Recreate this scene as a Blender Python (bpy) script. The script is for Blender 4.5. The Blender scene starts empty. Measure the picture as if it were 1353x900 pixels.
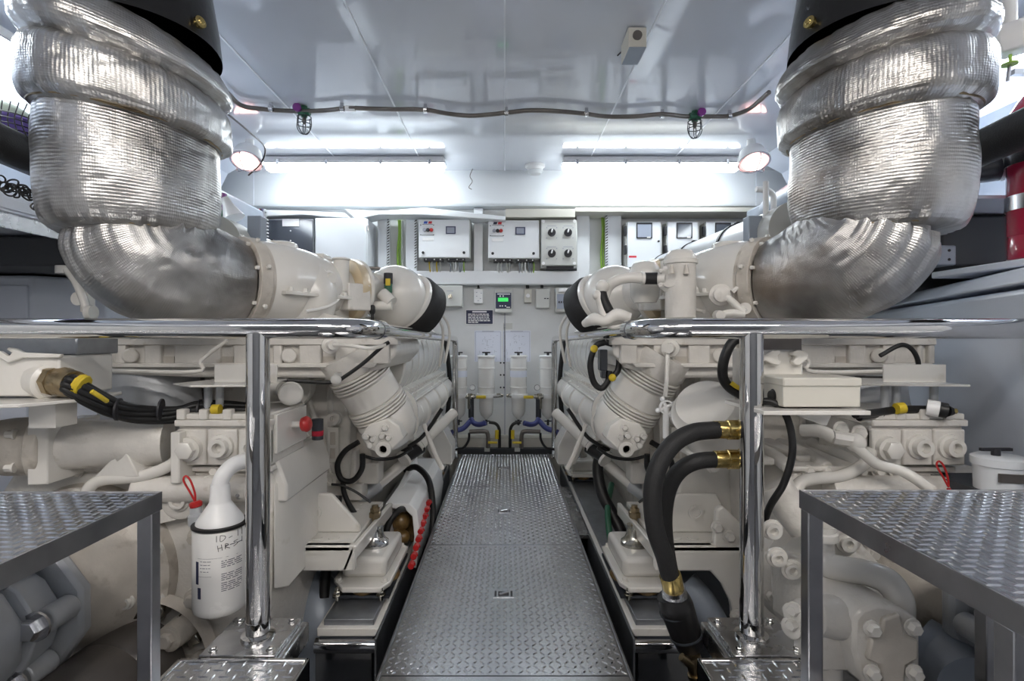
EXPO = 1.08
import bpy, math, random
from mathutils import Vector as V, Matrix, noise
random.seed(7)
scn = bpy.context.scene
col = scn.collection
F = 700.0; CX = 667.0; CY = 446.0; EYE = 1.0
PI = math.pi
def P(px, py, Y):
    return V(((px-CX)/F*Y, Y, EYE-(py-CY)/F*Y))
def X(px, Y): return (px-CX)/F*Y
def Z(py, Y): return EYE-(py-CY)/F*Y

# ---------------------------------------------------------------- materials
def mat(name, base, rough=.5, metal=0., coat=0., noise_amt=0., nscale=8., bump=0., bscale=40., emit=None, estr=0., trans=0., ior=1.45, spots=None):
    m = bpy.data.materials.new(name); m.use_nodes = True
    nt = m.node_tree; n = nt.nodes; l = nt.links
    b = n['Principled BSDF']
    b.inputs['Base Color'].default_value = (*base, 1)
    b.inputs['Roughness'].default_value = rough
    b.inputs['Metallic'].default_value = metal
    b.inputs['Coat Weight'].default_value = coat
    b.inputs['Coat Roughness'].default_value = .12
    b.inputs['IOR'].default_value = ior
    b.inputs['Transmission Weight'].default_value = trans
    tc = n.new('ShaderNodeTexCoord')
    if noise_amt > 0:
        t = n.new('ShaderNodeTexNoise'); t.inputs['Scale'].default_value = nscale; t.inputs['Detail'].default_value = 5
        l.new(tc.outputs['Object'], t.inputs['Vector'])
        r = n.new('ShaderNodeValToRGB')
        r.color_ramp.elements[0].position = .32; r.color_ramp.elements[1].position = .68
        r.color_ramp.elements[0].color = tuple(max(0, c*(1-noise_amt)) for c in base)+(1,)
        r.color_ramp.elements[1].color = tuple(min(1, c*(1+noise_amt*.5)) for c in base)+(1,)
        l.new(t.outputs['Fac'], r.inputs['Fac'])
        outc = r.outputs['Color']
        if spots:
            t2 = n.new('ShaderNodeTexNoise'); t2.inputs['Scale'].default_value = spots[1]; t2.inputs['Detail'].default_value = 6
            l.new(tc.outputs['Object'], t2.inputs['Vector'])
            r2 = n.new('ShaderNodeValToRGB'); r2.color_ramp.elements[0].position = spots[2]; r2.color_ramp.elements[1].position = spots[2]+.08
            r2.color_ramp.elements[0].color = (0, 0, 0, 1); r2.color_ramp.elements[1].color = (spots[3],)*3+(1,)
            l.new(t2.outputs['Fac'], r2.inputs['Fac'])
            mx = n.new('ShaderNodeMix'); mx.data_type = 'RGBA'
            l.new(r2.outputs['Color'], mx.inputs['Factor']); l.new(outc, mx.inputs[6]); mx.inputs[7].default_value = (*spots[0], 1)
            outc = mx.outputs[2]
        l.new(outc, b.inputs['Base Color'])
        mr = n.new('ShaderNodeMapRange'); mr.inputs['To Min'].default_value = max(.02, rough*.75); mr.inputs['To Max'].default_value = min(1, rough*1.3)
        l.new(t.outputs['Fac'], mr.inputs['Value']); l.new(mr.outputs['Result'], b.inputs['Roughness'])
    if bump > 0:
        t = n.new('ShaderNodeTexNoise'); t.inputs['Scale'].default_value = bscale; t.inputs['Detail'].default_value = 3
        l.new(tc.outputs['Object'], t.inputs['Vector'])
        bp = n.new('ShaderNodeBump'); bp.inputs['Strength'].default_value = bump; bp.inputs['Distance'].default_value = .01
        l.new(t.outputs['Fac'], bp.inputs['Height']); l.new(bp.outputs['Normal'], b.inputs['Normal'])
    if emit:
        b.inputs['Emission Color'].default_value = (*emit, 1); b.inputs['Emission Strength'].default_value = estr
    return m
M = {}
M['cream'] = mat('cream_paint', (.71, .69, .65), .24, coat=.35, noise_amt=.06, nscale=5, bump=.04, bscale=60, spots=((.42,.37,.29), 9, .66, .35))
M['cream_cast'] = mat('cast_cream_paint', (.68, .655, .615), .32, coat=.25, noise_amt=.09, nscale=14, bump=.16, bscale=95, spots=((.36,.31,.24), 16, .64, .4))
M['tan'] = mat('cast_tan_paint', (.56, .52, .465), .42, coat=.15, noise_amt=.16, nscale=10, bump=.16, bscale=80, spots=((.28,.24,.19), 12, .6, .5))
M['band'] = mat('yellowed_paint', (.62, .50, .33), .35, coat=.3, noise_amt=.08)
M['coolwhite'] = mat('cool_white_paint', (.74, .77, .80), .35, coat=.2, noise_amt=.02, nscale=3)
M['wall'] = mat('wall_paint', (.74, .765, .79), .32, coat=.15, noise_amt=.02, nscale=2)
M['wallgrey'] = mat('wall_lining', (.69, .70, .70), .5, noise_amt=.05, nscale=6)
M['ceiling'] = mat('ceiling_gloss', (.66, .69, .76), .03, coat=.9, bump=.035, bscale=2.0, ior=1.75)
M['frontwall'] = mat('front_wall_paint', (.16, .17, .19), .5)
M['seam'] = mat('ceiling_seam', (.80, .83, .88), .3)
M['bluewhite'] = mat('enclosure_paint', (.72, .765, .86), .35, coat=.15, noise_amt=.03, nscale=5, bump=.05, bscale=120)
M['chrome'] = mat('polished_steel', (.66, .655, .65), .05, 1.0, noise_amt=.03, nscale=20)
M['steel'] = mat('brushed_steel', (.55, .55, .56), .26, 1.0, noise_amt=.15, nscale=18, bump=.05, bscale=60)
M['angle'] = mat('steel_angle', (.40, .40, .42), .30, 1.0, noise_amt=.15, nscale=12)
M['tread'] = mat('aluminium_tread', (.62, .63, .65), .23, 1.0, noise_amt=.07, nscale=9, bump=.06, bscale=120)
M['galv'] = mat('galvanised_sheet', (.36, .38, .41), .42, .9, noise_amt=.2, nscale=14)
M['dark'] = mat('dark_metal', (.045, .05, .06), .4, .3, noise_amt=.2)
M['drum'] = mat('grey_iron', (.17, .155, .145), .38, .6, noise_amt=.15, nscale=9, bump=.08, bscale=70)
M['greycast'] = mat('grey_cast', (.47, .49, .515), .36, .2, noise_amt=.06, nscale=12, bump=.08, bscale=120)
M['bluegrey'] = mat('bluegrey_paint', (.30, .34, .40), .35, .1, noise_amt=.08)
M['rubber'] = mat('black_rubber', (.010, .010, .011), .42, noise_amt=.1, nscale=30)
M['rubberm'] = mat('matt_rubber', (.014, .014, .015), .62, noise_amt=.1, nscale=30, bump=.15, bscale=200)
M['blackgloss'] = mat('black_gloss', (.010, .010, .011), .28, coat=.15, bump=.25, bscale=14)
M['brass'] = mat('brass', (.62, .47, .18), .25, 1.0, noise_amt=.2, nscale=30)
M['brassold'] = mat('old_brass', (.36, .28, .17), .32, 1.0, noise_amt=.3, nscale=40)
M['red'] = mat('red_plastic', (.45, .02, .02), .3, coat=.3)
M['firered'] = mat('extinguisher_red', (.38, .015, .05), .18, coat=.8)
M['redmetal'] = mat('red_anodised', (.55, .03, .06), .25, .5)
M['yellow'] = mat('yellow_tag', (.62, .46, .03), .45)
M['green'] = mat('green_wire', (.30, .50, .08), .5)
M['greendark'] = mat('green_plastic', (.03, .12, .07), .4)
M['lcd'] = mat('green_lcd', (.02, .35, .06), .3, emit=(.05, .8, .15), estr=.35)
M['navy'] = mat('navy_print', (.03, .035, .08), .5)
M['blackprint'] = mat('black_print', (.02, .02, .025), .5)
M['greyprint'] = mat('grey_print', (.35, .36, .42), .6)
M['bluelogo'] = mat('blue_print', (.05, .10, .45), .5)
M['redlogo'] = mat('red_print', (.60, .03, .05), .5)
M['paper'] = mat('paper', (.72, .75, .84), .6)
M['glassdark'] = mat('smoked_window', (.07, .08, .10), .1, coat=.5)
M['display'] = mat('grey_display', (.30, .33, .40), .2)
M['plasticgrey'] = mat('box_grey', (.56, .565, .54), .4, noise_amt=.04)
M['plasticwarm'] = mat('box_warm_grey', (.60, .58, .52), .42, noise_amt=.03)
M['bilge'] = mat('bilge_paint', (.10, .105, .12), .45, noise_amt=.3, nscale=3)
M['shadowbox'] = mat('shade_and_rail_black', (.05, .053, .06), .6)  # near-black for the shade blocks under the hull shelves and the far base rail
M['purple'] = mat('purple_plastic', (.13, .09, .32), .35, coat=.3)
M['palegreen'] = mat('pale_green_cloth', (.40, .46, .38), .7, noise_amt=.1)
M['blue'] = mat('blue_hose', (.05, .06, .20), .4)
M['white'] = mat('white_plastic', (.82, .82, .82), .35, coat=.2)
M['clip'] = mat('steel_clip', (.6, .6, .62), .25, 1.0)
M['magenta'] = mat('purple_cap', (.20, .03, .22), .25, coat=.5)
M['diffuser'] = mat('lamp_diffuser', (.9, .93, .95), .3, emit=(.90, .97, 1.0), estr=10.)
M['diffuser_unseen'] = mat('lamp_diffuser_unseen', (.95, .92, .88), .3, emit=(1.0, .94, .87), estr=18.)  # warm, stronger emission for the unseen lamps behind the viewer
M['bulb'] = mat('bulkhead_bulb', (.95, .8, .75), .3, emit=(1.0, .50, .45), estr=4.5)
M['nickel'] = mat('nickel', (.52, .50, .44), .22, 1.0, noise_amt=.2, nscale=50)
M['cooler'] = mat('canister_white', (.80, .79, .77), .25, coat=.4, noise_amt=.02)
M['amber'] = mat('oil_stained', (.20, .12, .04), .3, coat=.5, noise_amt=.5, nscale=30)

def wrap_material():
    m = bpy.data.materials.new('foil_wrap'); m.use_nodes = True
    nt = m.node_tree; n = nt.nodes; l = nt.links; b = n['Principled BSDF']
    b.inputs['Metallic'].default_value = .92
    uv = n.new('ShaderNodeUVMap'); tc = n.new('ShaderNodeTexCoord')
    nz = n.new('ShaderNodeTexNoise'); nz.inputs['Scale'].default_value = 5.; nz.inputs['Detail'].default_value = 3
    l.new(tc.outputs['Object'], nz.inputs['Vector'])
    cr = n.new('ShaderNodeValToRGB'); e = cr.color_ramp.elements
    e[0].position = .34; e[0].color = (.26, .25, .24, 1); e[1].position = .62; e[1].color = (.54, .535, .53, 1)
    l.new(nz.outputs['Fac'], cr.inputs['Fac'])
    n2 = n.new('ShaderNodeTexNoise'); n2.inputs['Scale'].default_value = 3.2; n2.inputs['Detail'].default_value = 3
    mp = n.new('ShaderNodeMapping'); mp.inputs['Location'].default_value = (4.3, 1.7, 2.1); l.new(tc.outputs['Object'], mp.inputs['Vector']); l.new(mp.outputs['Vector'], n2.inputs['Vector'])
    r2 = n.new('ShaderNodeValToRGB'); r2.color_ramp.elements[0].position = .56; r2.color_ramp.elements[0].color = (0,0,0,1); r2.color_ramp.elements[1].position = .80; r2.color_ramp.elements[1].color = (.4,.4,.4,1)
    l.new(n2.outputs['Fac'], r2.inputs['Fac'])
    mx = n.new('ShaderNodeMix'); mx.data_type = 'RGBA'; l.new(r2.outputs['Color'], mx.inputs['Factor']); l.new(cr.outputs['Color'], mx.inputs[6]); mx.inputs[7].default_value = (.42, .28, .17, 1)
    l.new(mx.outputs[2], b.inputs['Base Color'])
    mr = n.new('ShaderNodeMapRange'); mr.inputs['To Min'].default_value = .27; mr.inputs['To Max'].default_value = .40
    l.new(nz.outputs['Fac'], mr.inputs['Value']); l.new(mr.outputs['Result'], b.inputs['Roughness'])
    # woven ribs: u around, v along (metres)
    w1 = n.new('ShaderNodeTexWave'); w1.wave_type = 'BANDS'; w1.bands_direction = 'Y'; w1.inputs['Scale'].default_value = 29.; w1.inputs['Distortion'].default_value = .8; w1.inputs['Detail Scale'].default_value = .4
    w2 = n.new('ShaderNodeTexWave'); w2.wave_type = 'BANDS'; w2.bands_direction = 'X'; w2.inputs['Scale'].default_value = 45.; w2.inputs['Distortion'].default_value = .6; w2.inputs['Detail Scale'].default_value = .5
    l.new(uv.outputs['UV'], w1.inputs['Vector']); l.new(uv.outputs['UV'], w2.inputs['Vector'])
    ma = n.new('ShaderNodeMath'); ma.operation = 'MULTIPLY_ADD'; ma.inputs[1].default_value = .4
    l.new(w2.outputs['Fac'], ma.inputs[0]); l.new(w1.outputs['Fac'], ma.inputs[2])
    n3 = n.new('ShaderNodeTexNoise'); n3.inputs['Scale'].default_value = 14.; n3.inputs['Detail'].default_value = 4; l.new(tc.outputs['Object'], n3.inputs['Vector'])
    b1 = n.new('ShaderNodeBump'); b1.inputs['Strength'].default_value = .35; b1.inputs['Distance'].default_value = .02; l.new(n3.outputs['Fac'], b1.inputs['Height'])
    b2 = n.new('ShaderNodeBump'); b2.inputs['Strength'].default_value = .24; b2.inputs['Distance'].default_value = .0025
    l.new(ma.outputs[0], b2.inputs['Height']); l.new(b1.outputs['Normal'], b2.inputs['Normal']); l.new(b2.outputs['Normal'], b.inputs['Normal'])
    return m
M['wrap'] = wrap_material()

# ---------------------------------------------------------------- mesh builder
MIR = False
DX = 0.0
class MB:
    def __init__(s): s.v = []; s.f = []; s.mi = []; s.uv = None; s.cur = 0
    def add(s, vs, fs):
        b = len(s.v); s.v += [V(x) for x in vs]
        for f in fs: s.f.append(tuple(b+i for i in f)); s.mi.append(s.cur)
        return s
    def box(s, lo, hi, rz=0., piv=None, R=None):
        x0, y0, z0 = lo; x1, y1, z1 = hi
        if x0 > x1: x0, x1 = x1, x0
        if y0 > y1: y0, y1 = y1, y0
        if z0 > z1: z0, z1 = z1, z0
        vs = [V(p) for p in ((x0,y0,z0),(x1,y0,z0),(x1,y1,z0),(x0,y1,z0),(x0,y0,z1),(x1,y0,z1),(x1,y1,z1),(x0,y1,z1))]
        c = piv or V(((x0+x1)/2, (y0+y1)/2, (z0+z1)/2))
        if rz: R = Matrix.Rotation(rz, 3, 'Z')
        if R: vs = [R @ (p-c)+c for p in vs]
        return s.add(vs, [(0,3,2,1),(4,5,6,7),(0,1,5,4),(1,2,6,5),(2,3,7,6),(3,0,4,7)])
    def pbox(s, px0, py0, px1, py1, Y0, Y1):      # a box whose front face covers the span at depth Y0
        return s.box((X(px0,Y0), Y0, Z(py1,Y0)), (X(px1,Y0), Y1, Z(py0,Y0)))
    @staticmethod
    def frame(d):
        d = V(d).normalized(); a = V((0,0,1)) if abs(d.z) < .9 else V((1,0,0))
        u = d.cross(a).normalized(); return u, u.cross(d).normalized() * 1.0, d
    def lathe(s, p0, d, prof, n=28, cap=True, ang=0., squash=1.):     # prof: (distance, radius)
        p0 = V(p0); u, w, d = s.frame(d); vs = []; fs = []
        for (t, r) in prof:
            for k in range(n):
                a = ang+2*PI*k/n
                vs.append(p0+d*t+u*(r*math.cos(a))+w*(r*squash*math.sin(a)))
        for j in range(len(prof)-1):
            for k in range(n):
                a = j*n+k; b = j*n+(k+1) % n
                fs.append((a, a+n, b+n, b))
        if cap:
            fs.append(tuple(range(n))); fs.append(tuple(reversed(range((len(prof)-1)*n, len(prof)*n))))
        return s.add(vs, fs)
    def cyl(s, p0, p1, r, r1=None, n=20, cap=True):
        p0 = V(p0); p1 = V(p1); return s.lathe(p0, p1-p0, [(0, r), ((p1-p0).length, r if r1 is None else r1)], n, cap)
    def ring(s, p0, d, r, w, h, n=32):             # annulus: inner r, radial w, length h
        return s.lathe(p0, d, [(0, r), (0, r+w), (h, r+w), (h, r), (0, r)], n, cap=False)
    def bolt(s, p, d, r=.012, h=.01, washer=True):
        p = V(p); d = V(d).normalized()
        if washer: s.lathe(p, d, [(0, r*1.35), (h*.25, r*1.35)], 14)
        s.lathe(p+d*h*.2, d, [(0, r), (h*.8, r), (h, r*.82)], 6)
        return s
    def plug(s, p, d, r=.03, h=.03):
        p = V(p); d = V(d).normalized()
        s.lathe(p, d, [(0, r*1.4), (h*.3, r*1.35), (h*.35, r), (h, r), (h, r*.55), (h*.3, r*.5)], 22)
        return s
    def sph(s, c, r, n=18, m=10, sc=(1,1,1), a0=-PI/2, a1=PI/2):
        c = V(c); vs = []; fs = []
        for j in range(m+1):
            t = a0+(a1-a0)*j/m
            for k in range(n):
                a = 2*PI*k/n
                vs.append(c+V((r*sc[0]*math.cos(t)*math.cos(a), r*sc[1]*math.cos(t)*math.sin(a), r*sc[2]*math.sin(t))))
        for j in range(m):
            for k in range(n):
                a = j*n+k; b = j*n+(k+1) % n; fs.append((a, b, b+n, a+n))
        return s.add(vs, fs)
    def prism(s, pts, ext):                        # planar polygon extruded by a vector
        pts = [V(p) for p in pts]; ext = V(ext); n = len(pts)
        nr = V((0,0,0))
        for i in range(n): nr += pts[i].cross(pts[(i+1) % n])
        if nr.dot(ext) > 0: pts = pts[::-1]
        vs = pts+[p+ext for p in pts]
        fs = [tuple(range(n)), tuple(reversed(range(n, 2*n)))]
        for i in range(n):
            j = (i+1) % n; fs.append((i, i+n, j+n, j))
        return s.add(vs, fs)
    def pprism(s, pts, Y0, Y1):                    # outline given on the plane at Y0, real depth Y1-Y0
        return s.prism([P(a, b, Y0) for a, b in pts], (0, Y1-Y0, 0))
    def tube(s, pts, r, n=10, sub=6, cap=True, rad=None, closed=False):
        pts = [V(p) for p in pts]
        path = []
        if len(pts) == 2 or sub <= 1: path = pts[:]; rr = rad or [r]*len(pts)
        else:
            rr = []
            N = len(pts)
            rng = range(N if closed else N-1)
            for i in rng:
                p0 = pts[(i-1) % N] if closed or i > 0 else pts[0]*2-pts[1]
                p1 = pts[i]; p2 = pts[(i+1) % N]
                p3 = pts[(i+2) % N] if closed or i+2 < N else pts[-1]*2-pts[-2]
                for k in range(sub):
                    t = k/sub
                    path.append(.5*((2*p1)+(p2-p0)*t+(2*p0-5*p1+4*p2-p3)*t*t+(3*p1-p0-3*p2+p3)*t*t*t))
                    ra = (rad[i] if rad else r); rb = (rad[(i+1) % N] if rad else r)
                    rr.append(ra+(rb-ra)*t)
            if not closed: path.append(pts[-1]); rr.append(rad[-1] if rad else r)
        m = len(path); vs = []; fs = []
        up = None
        for i, p in enumerate(path):
            if closed: d = (path[(i+1) % m]-path[i-1]).normalized()
            else: d = (path[min(i+1, m-1)]-path[max(i-1, 0)]).normalized()
            if up is None: u, w, _ = s.frame(d); up = u
            u = (up-d*up.dot(d)).normalized(); w = d.cross(u); up = u
            for k in range(n):
                a = 2*PI*k/n; vs.append(p+u*(rr[i]*math.cos(a))+w*(rr[i]*math.sin(a)))
        for j in range(m if closed else m-1):
            for k in range(n):
                a = j*n+k; b = j*n+(k+1) % n; c = (j+1) % m*n
                fs.append((a, b, c+(k+1) % n, c+k))
        if cap and not closed: fs.append(tuple(reversed(range(n)))); fs.append(tuple(range((m-1)*n, m*n)))
        return s.add(vs, fs)
    def build(s, name, mats, parent=None, bevel=0., smooth=42, label=None, segs=2):
        vs = [V((-p.x if MIR else p.x)+DX*1.0, p.y, p.z) if False else V(((-p.x if MIR else p.x)+DX, p.y, p.z)) for p in s.v]
        fs = [tuple(reversed(f)) for f in s.f] if MIR else s.f
        lo = V((min(p.x for p in vs), min(p.y for p in vs), min(p.z for p in vs)))
        hi = V((max(p.x for p in vs), max(p.y for p in vs), max(p.z for p in vs)))
        org = V(((lo.x+hi.x)/2, (lo.y+hi.y)/2, lo.z))
        me = bpy.data.meshes.new(name)
        me.from_pydata([p-org for p in vs], [], fs)
        import bmesh
        bm = bmesh.new(); bm.from_mesh(me); bmesh.ops.recalc_face_normals(bm, faces=bm.faces); bm.to_mesh(me); bm.free()
        if not isinstance(mats, (list, tuple)): mats = [mats]
        for m in mats: me.materials.append(M[m])
        if len(mats) > 1: me.polygons.foreach_set('material_index', s.mi)
        if s.uv:
            ul = me.uv_layers.new(name='UVMap')
            for lp in me.loops: ul.data[lp.index].uv = s.uv[lp.vertex_index]
        if smooth:
            me.shade_smooth(); me.set_sharp_from_angle(angle=math.radians(smooth))
        o = bpy.data.objects.new(name, me); col.objects.link(o)
        if parent is not None:
            o.parent = parent; po = worldloc(parent); o.location = org-po
        else: o.location = org
        if bevel:
            b = o.modifiers.new('edges', 'BEVEL'); b.width = bevel; b.segments = segs; b.limit_method = 'ANGLE'; b.angle_limit = math.radians(38); b.harden_normals = False
            b.use_clamp_overlap = True
        if label: o['label'] = label
        return o
def worldloc(o):
    p = V((0,0,0))
    while o is not None: p = p+o.location; o = o.parent
    return p
def tag(o, label, cat, group=None, kind=None):
    o['label'] = label; o['category'] = cat
    if group: o['group'] = group
    if kind: o['kind'] = kind
    return o
def struct(o): o['kind'] = 'structure'; return o
def thing(name, label, cat, loc, group=None):
    o = bpy.data.objects.new(name, None); col.objects.link(o); o.empty_display_size = .05
    loc = V(loc); o.location = V(((-loc.x if MIR else loc.x)+DX, loc.y, loc.z))
    return tag(o, label, cat, group)
def copy_tree(o, dloc, label=None):
    def rec(a, par):
        c = a.copy(); col.objects.link(c)
        if par is not None: c.parent = par
        for ch in a.children: rec(ch, c)
        return c
    c = rec(o, None); c.location = o.location+V(dloc)
    if label: c['label'] = label
    return c
def text(body, p, size, m, parent, name='lettering', rx=PI/2, rz=0., ry=0., ext=.0004, align='CENTER'):
    cu = bpy.data.curves.new(name, 'FONT'); cu.body = body; cu.size = size; cu.extrude = ext; cu.align_x = align; cu.align_y = 'CENTER'
    cu.materials.append(M[m]); o = bpy.data.objects.new(name, cu); col.objects.link(o)
    bpy.context.view_layer.update(); me = bpy.data.meshes.new_from_object(o.evaluated_get(bpy.context.evaluated_depsgraph_get())); bpy.data.objects.remove(o)
    o = bpy.data.objects.new(name, me); col.objects.link(o)
    if not me.materials: me.materials.append(M[m])
    o.parent = parent; o.location = V(p)-worldloc(parent); o.rotation_euler = (rx, ry, rz)
    return o
def tread(mb, x0, x1, y0, y1, z, th=.006, pitch=.03, diag=True, L=.026, w=.0085, h=.0032, holes=()):
    mb.box((x0, y0, z-th), (x1, y1, z))
    i = 0; y = y0+pitch*.6
    while y < y1-pitch*.4:
        j = 0; x = x0+pitch*.6
        while x < x1-pitch*.4:
            if not any(a < x < b and c < y < d for a, b, c, d in holes):
                a = (PI/4 if (i+j) % 2 else -PI/4) if diag else (0. if (i+j) % 2 else PI/2)
                ll = L if diag or (i+j) % 2 == 0 else L*1.0
                ca, sa = math.cos(a), math.sin(a); vs = []
                for (u, v, q) in ((ll/2,0,0),(ll/4,w/2,0),(-ll/4,w/2,0),(-ll/2,0,0),(-ll/4,-w/2,0),(ll/4,-w/2,0),(ll/4,0,h),(-ll/4,0,h)):
                    vs.append((x+u*ca-v*sa, y+u*sa+v*ca, z+q))
                mb.add(vs, [(0,1,6),(1,2,7,6),(2,3,7),(3,4,7),(4,5,6,7),(5,0,6)])
            x += pitch; j += 1
        y += pitch; i += 1
# ================================================================ SETTING
YW = 4.80; YF = 4.66; CZ = 2.47; BZ = -.55
mb = MB(); mb.box((-2.9, -2.6, BZ-.05), (2.9, YW+.1, BZ)); struct(mb.build('floor', 'bilge', smooth=0))
mb = MB(); mb.box((-2.9, -2.6, CZ), (2.9, YW+.1, CZ+.05)); struct(mb.build('ceiling', 'ceiling', smooth=0))
mb = MB(); mb.box((-2.9, YW, BZ), (2.9, YW+.08, CZ)); struct(mb.build('wall_back', 'wallgrey', smooth=0))
mb = MB(); mb.box((-2.9, -2.68, BZ), (2.9, -2.6, CZ)); struct(mb.build('wall_front', 'frontwall', smooth=0))
for nm, sx in (('wall_left', -1), ('wall_right', 1)):
    mb = MB(); mb.box((sx*2.82, -2.6, BZ), (sx*2.9, YW+.1, CZ)); struct(mb.build(nm, 'coolwhite', smooth=0))
# ceiling joint strips
n = 1
for x in (-1.385, -.70, 0, .70, 1.385):
    mb = MB(); mb.box((x-.0045, -2.5, CZ-.004), (x+.0045, YF, CZ+.002)); struct(mb.build('trim_%d' % n, 'seam', smooth=0)); n += 1
# deep white fascia beam under the ceiling at the far end
mb = MB(); mb.box((-2.82, YF, 2.168), (2.82, YF+.03, CZ)); mb.box((-2.82, YF, 2.16), (2.82, YW, 2.172))
struct(mb.build('trim_%d' % n, 'wall', smooth=0)); n += 1
for x in (-2.21, 2.21):
    mb = MB(); mb.box((x-.004, YF-.003, 2.158), (x+.004, YF, CZ)); struct(mb.build('trim_%d' % n, 'seam', smooth=0)); n += 1
# side soffits over the hull shelves
for sx in (-1, 1):
    mb = MB(); mb.prism([(sx*2.1, -2.5, CZ), (sx*2.82, -2.5, CZ), (sx*2.82, -2.5, 2.0), (sx*2.42, -2.5, 2.12), (sx*2.30, -2.5, 2.36)], (0, 6.9, 0))
    struct(mb.build('trim_%d' % n, 'bluewhite', smooth=0)); n += 1
# centre joint of the lower wall lining with its fixings
mb = MB(); mb.box((-.004, YW-.004, .05), (.004, YW, 1.44)); struct(mb.build('trim_%d' % n, 'greyprint', smooth=0)); n += 1
# back wall light frame: shelf rail and posts
YB = 4.70
def post(px0, px1, py0, py1, name, label):
    mb = MB(); mb.box((X(px0,YB), YB, Z(py1,YB)), (X(px1,YB), YW, Z(py0,YB)))
    return tag(mb.build(name, 'wall', bevel=.004), label, 'post')
mb = MB(); mb.pbox(540, 358, 766, 375, YB-.02, YW); mb.pbox(556, 373, 760, 376, YB-.01, YW)
tag(mb.build('shelf_rail', 'wall', bevel=.003), 'long white horizontal rail under the two control cabinets on the back wall', 'rail')
post(626, 638, 275, 360, 'frame_post', 'narrow white upright between the two small-screen cabinets')
post(499, 511, 279, 470, 'frame_post', 'white upright between the plain white cabinet and a green and yellow cable')
post(536, 548, 279, 470, 'frame_post', 'white upright just left of the leftmost small-screen control cabinet')
post(762, 779, 280, 378, 'frame_post', 'white upright beside the four-knob switch box')
post(803, 821, 280, 372, 'frame_post', 'white upright left of the dark-windowed boxes')
def trunk(px, py0, py1, label):
    mb = MB(); w = 3.2
    mb.pbox(px, py0, px+w, py1, YB-.012, YB+.02)
    mb.cur = 1; k = py0+3
    while k < py1-3:
        mb.prism([P(px+.2, k+1.4, YB-.013), P(px+w-.2, k-.4, YB-.013), P(px+w-.2, k+1.0, YB-.013), P(px+.2, k+2.8, YB-.013)], (0, -.002, 0)); k += 3.6
    tag(mb.build('cable_trunking', ['wall', 'blackprint'], smooth=0), label, 'trunking', 'slotted cable trunking on the back wall')
trunk(511.5, 282, 362, 'slotted white cable trunking left of the left green and yellow cable')
trunk(547.5, 284, 358, 'slotted white cable trunking against the left edge of the leftmost small-screen cabinet')
trunk(800, 281, 364, 'slotted white cable trunking right of the green and yellow cable by the four-knob box')
for px, lb in ((526, 'green and yellow cable dropping between two white uprights above the round white dome'), (795, 'green and yellow cable dropping beside the four-knob switch box')):
    mb = MB(); a = P(px, 277, YW-.03); b = P(px+1, 372, YW-.03)
    mb.tube([a, a+V((.01,0,-.2)), a+V((-.004,0,-.4)), b], .010, n=8)
    mb.tube([a+V((.018,0,0)), a+V((.022,0,-.25)), a+V((.016,0,-.4)), b+V((.02,0,0))], .006, n=8)
    mb.cur = 1; mb.tube([a+V((.035,0,0)), a+V((.035,0,-.3)), b+V((.035,0,0))], .008, n=8)
    tag(mb.build('earth_cable', ['green', 'plasticgrey']), lb, 'cable', 'green and yellow cables on the back wall')
# broad curved trays under the fascia
def tray(pts, lb):
    mb = MB(); mb.prism([P(a, b, 4.52) for a, b in pts], (0, .2, 0)); tag(mb.build('cable_tray', 'wall', bevel=.006), lb, 'tray')
tray([(322,276),(455,281),(462,288),(400,284),(330,287)], 'thin white cable tray rising under the fascia above the dark panel')
tray([(455,276),(500,279),(560,274),(668,286),(668,291),(560,284),(500,284),(470,290)], 'thin white cable tray under the fascia above the leftmost small-screen cabinet')
mb = MB(); mb.pbox(668, 276, 760, 287, 4.55, YW); mb.pbox(760, 274, 1010, 280, 4.55, YW)
tag(mb.build('cable_tray', 'plasticwarm', bevel=.004), 'long beige-white cable tray under the fascia above the four-knob switch box', 'tray')
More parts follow.
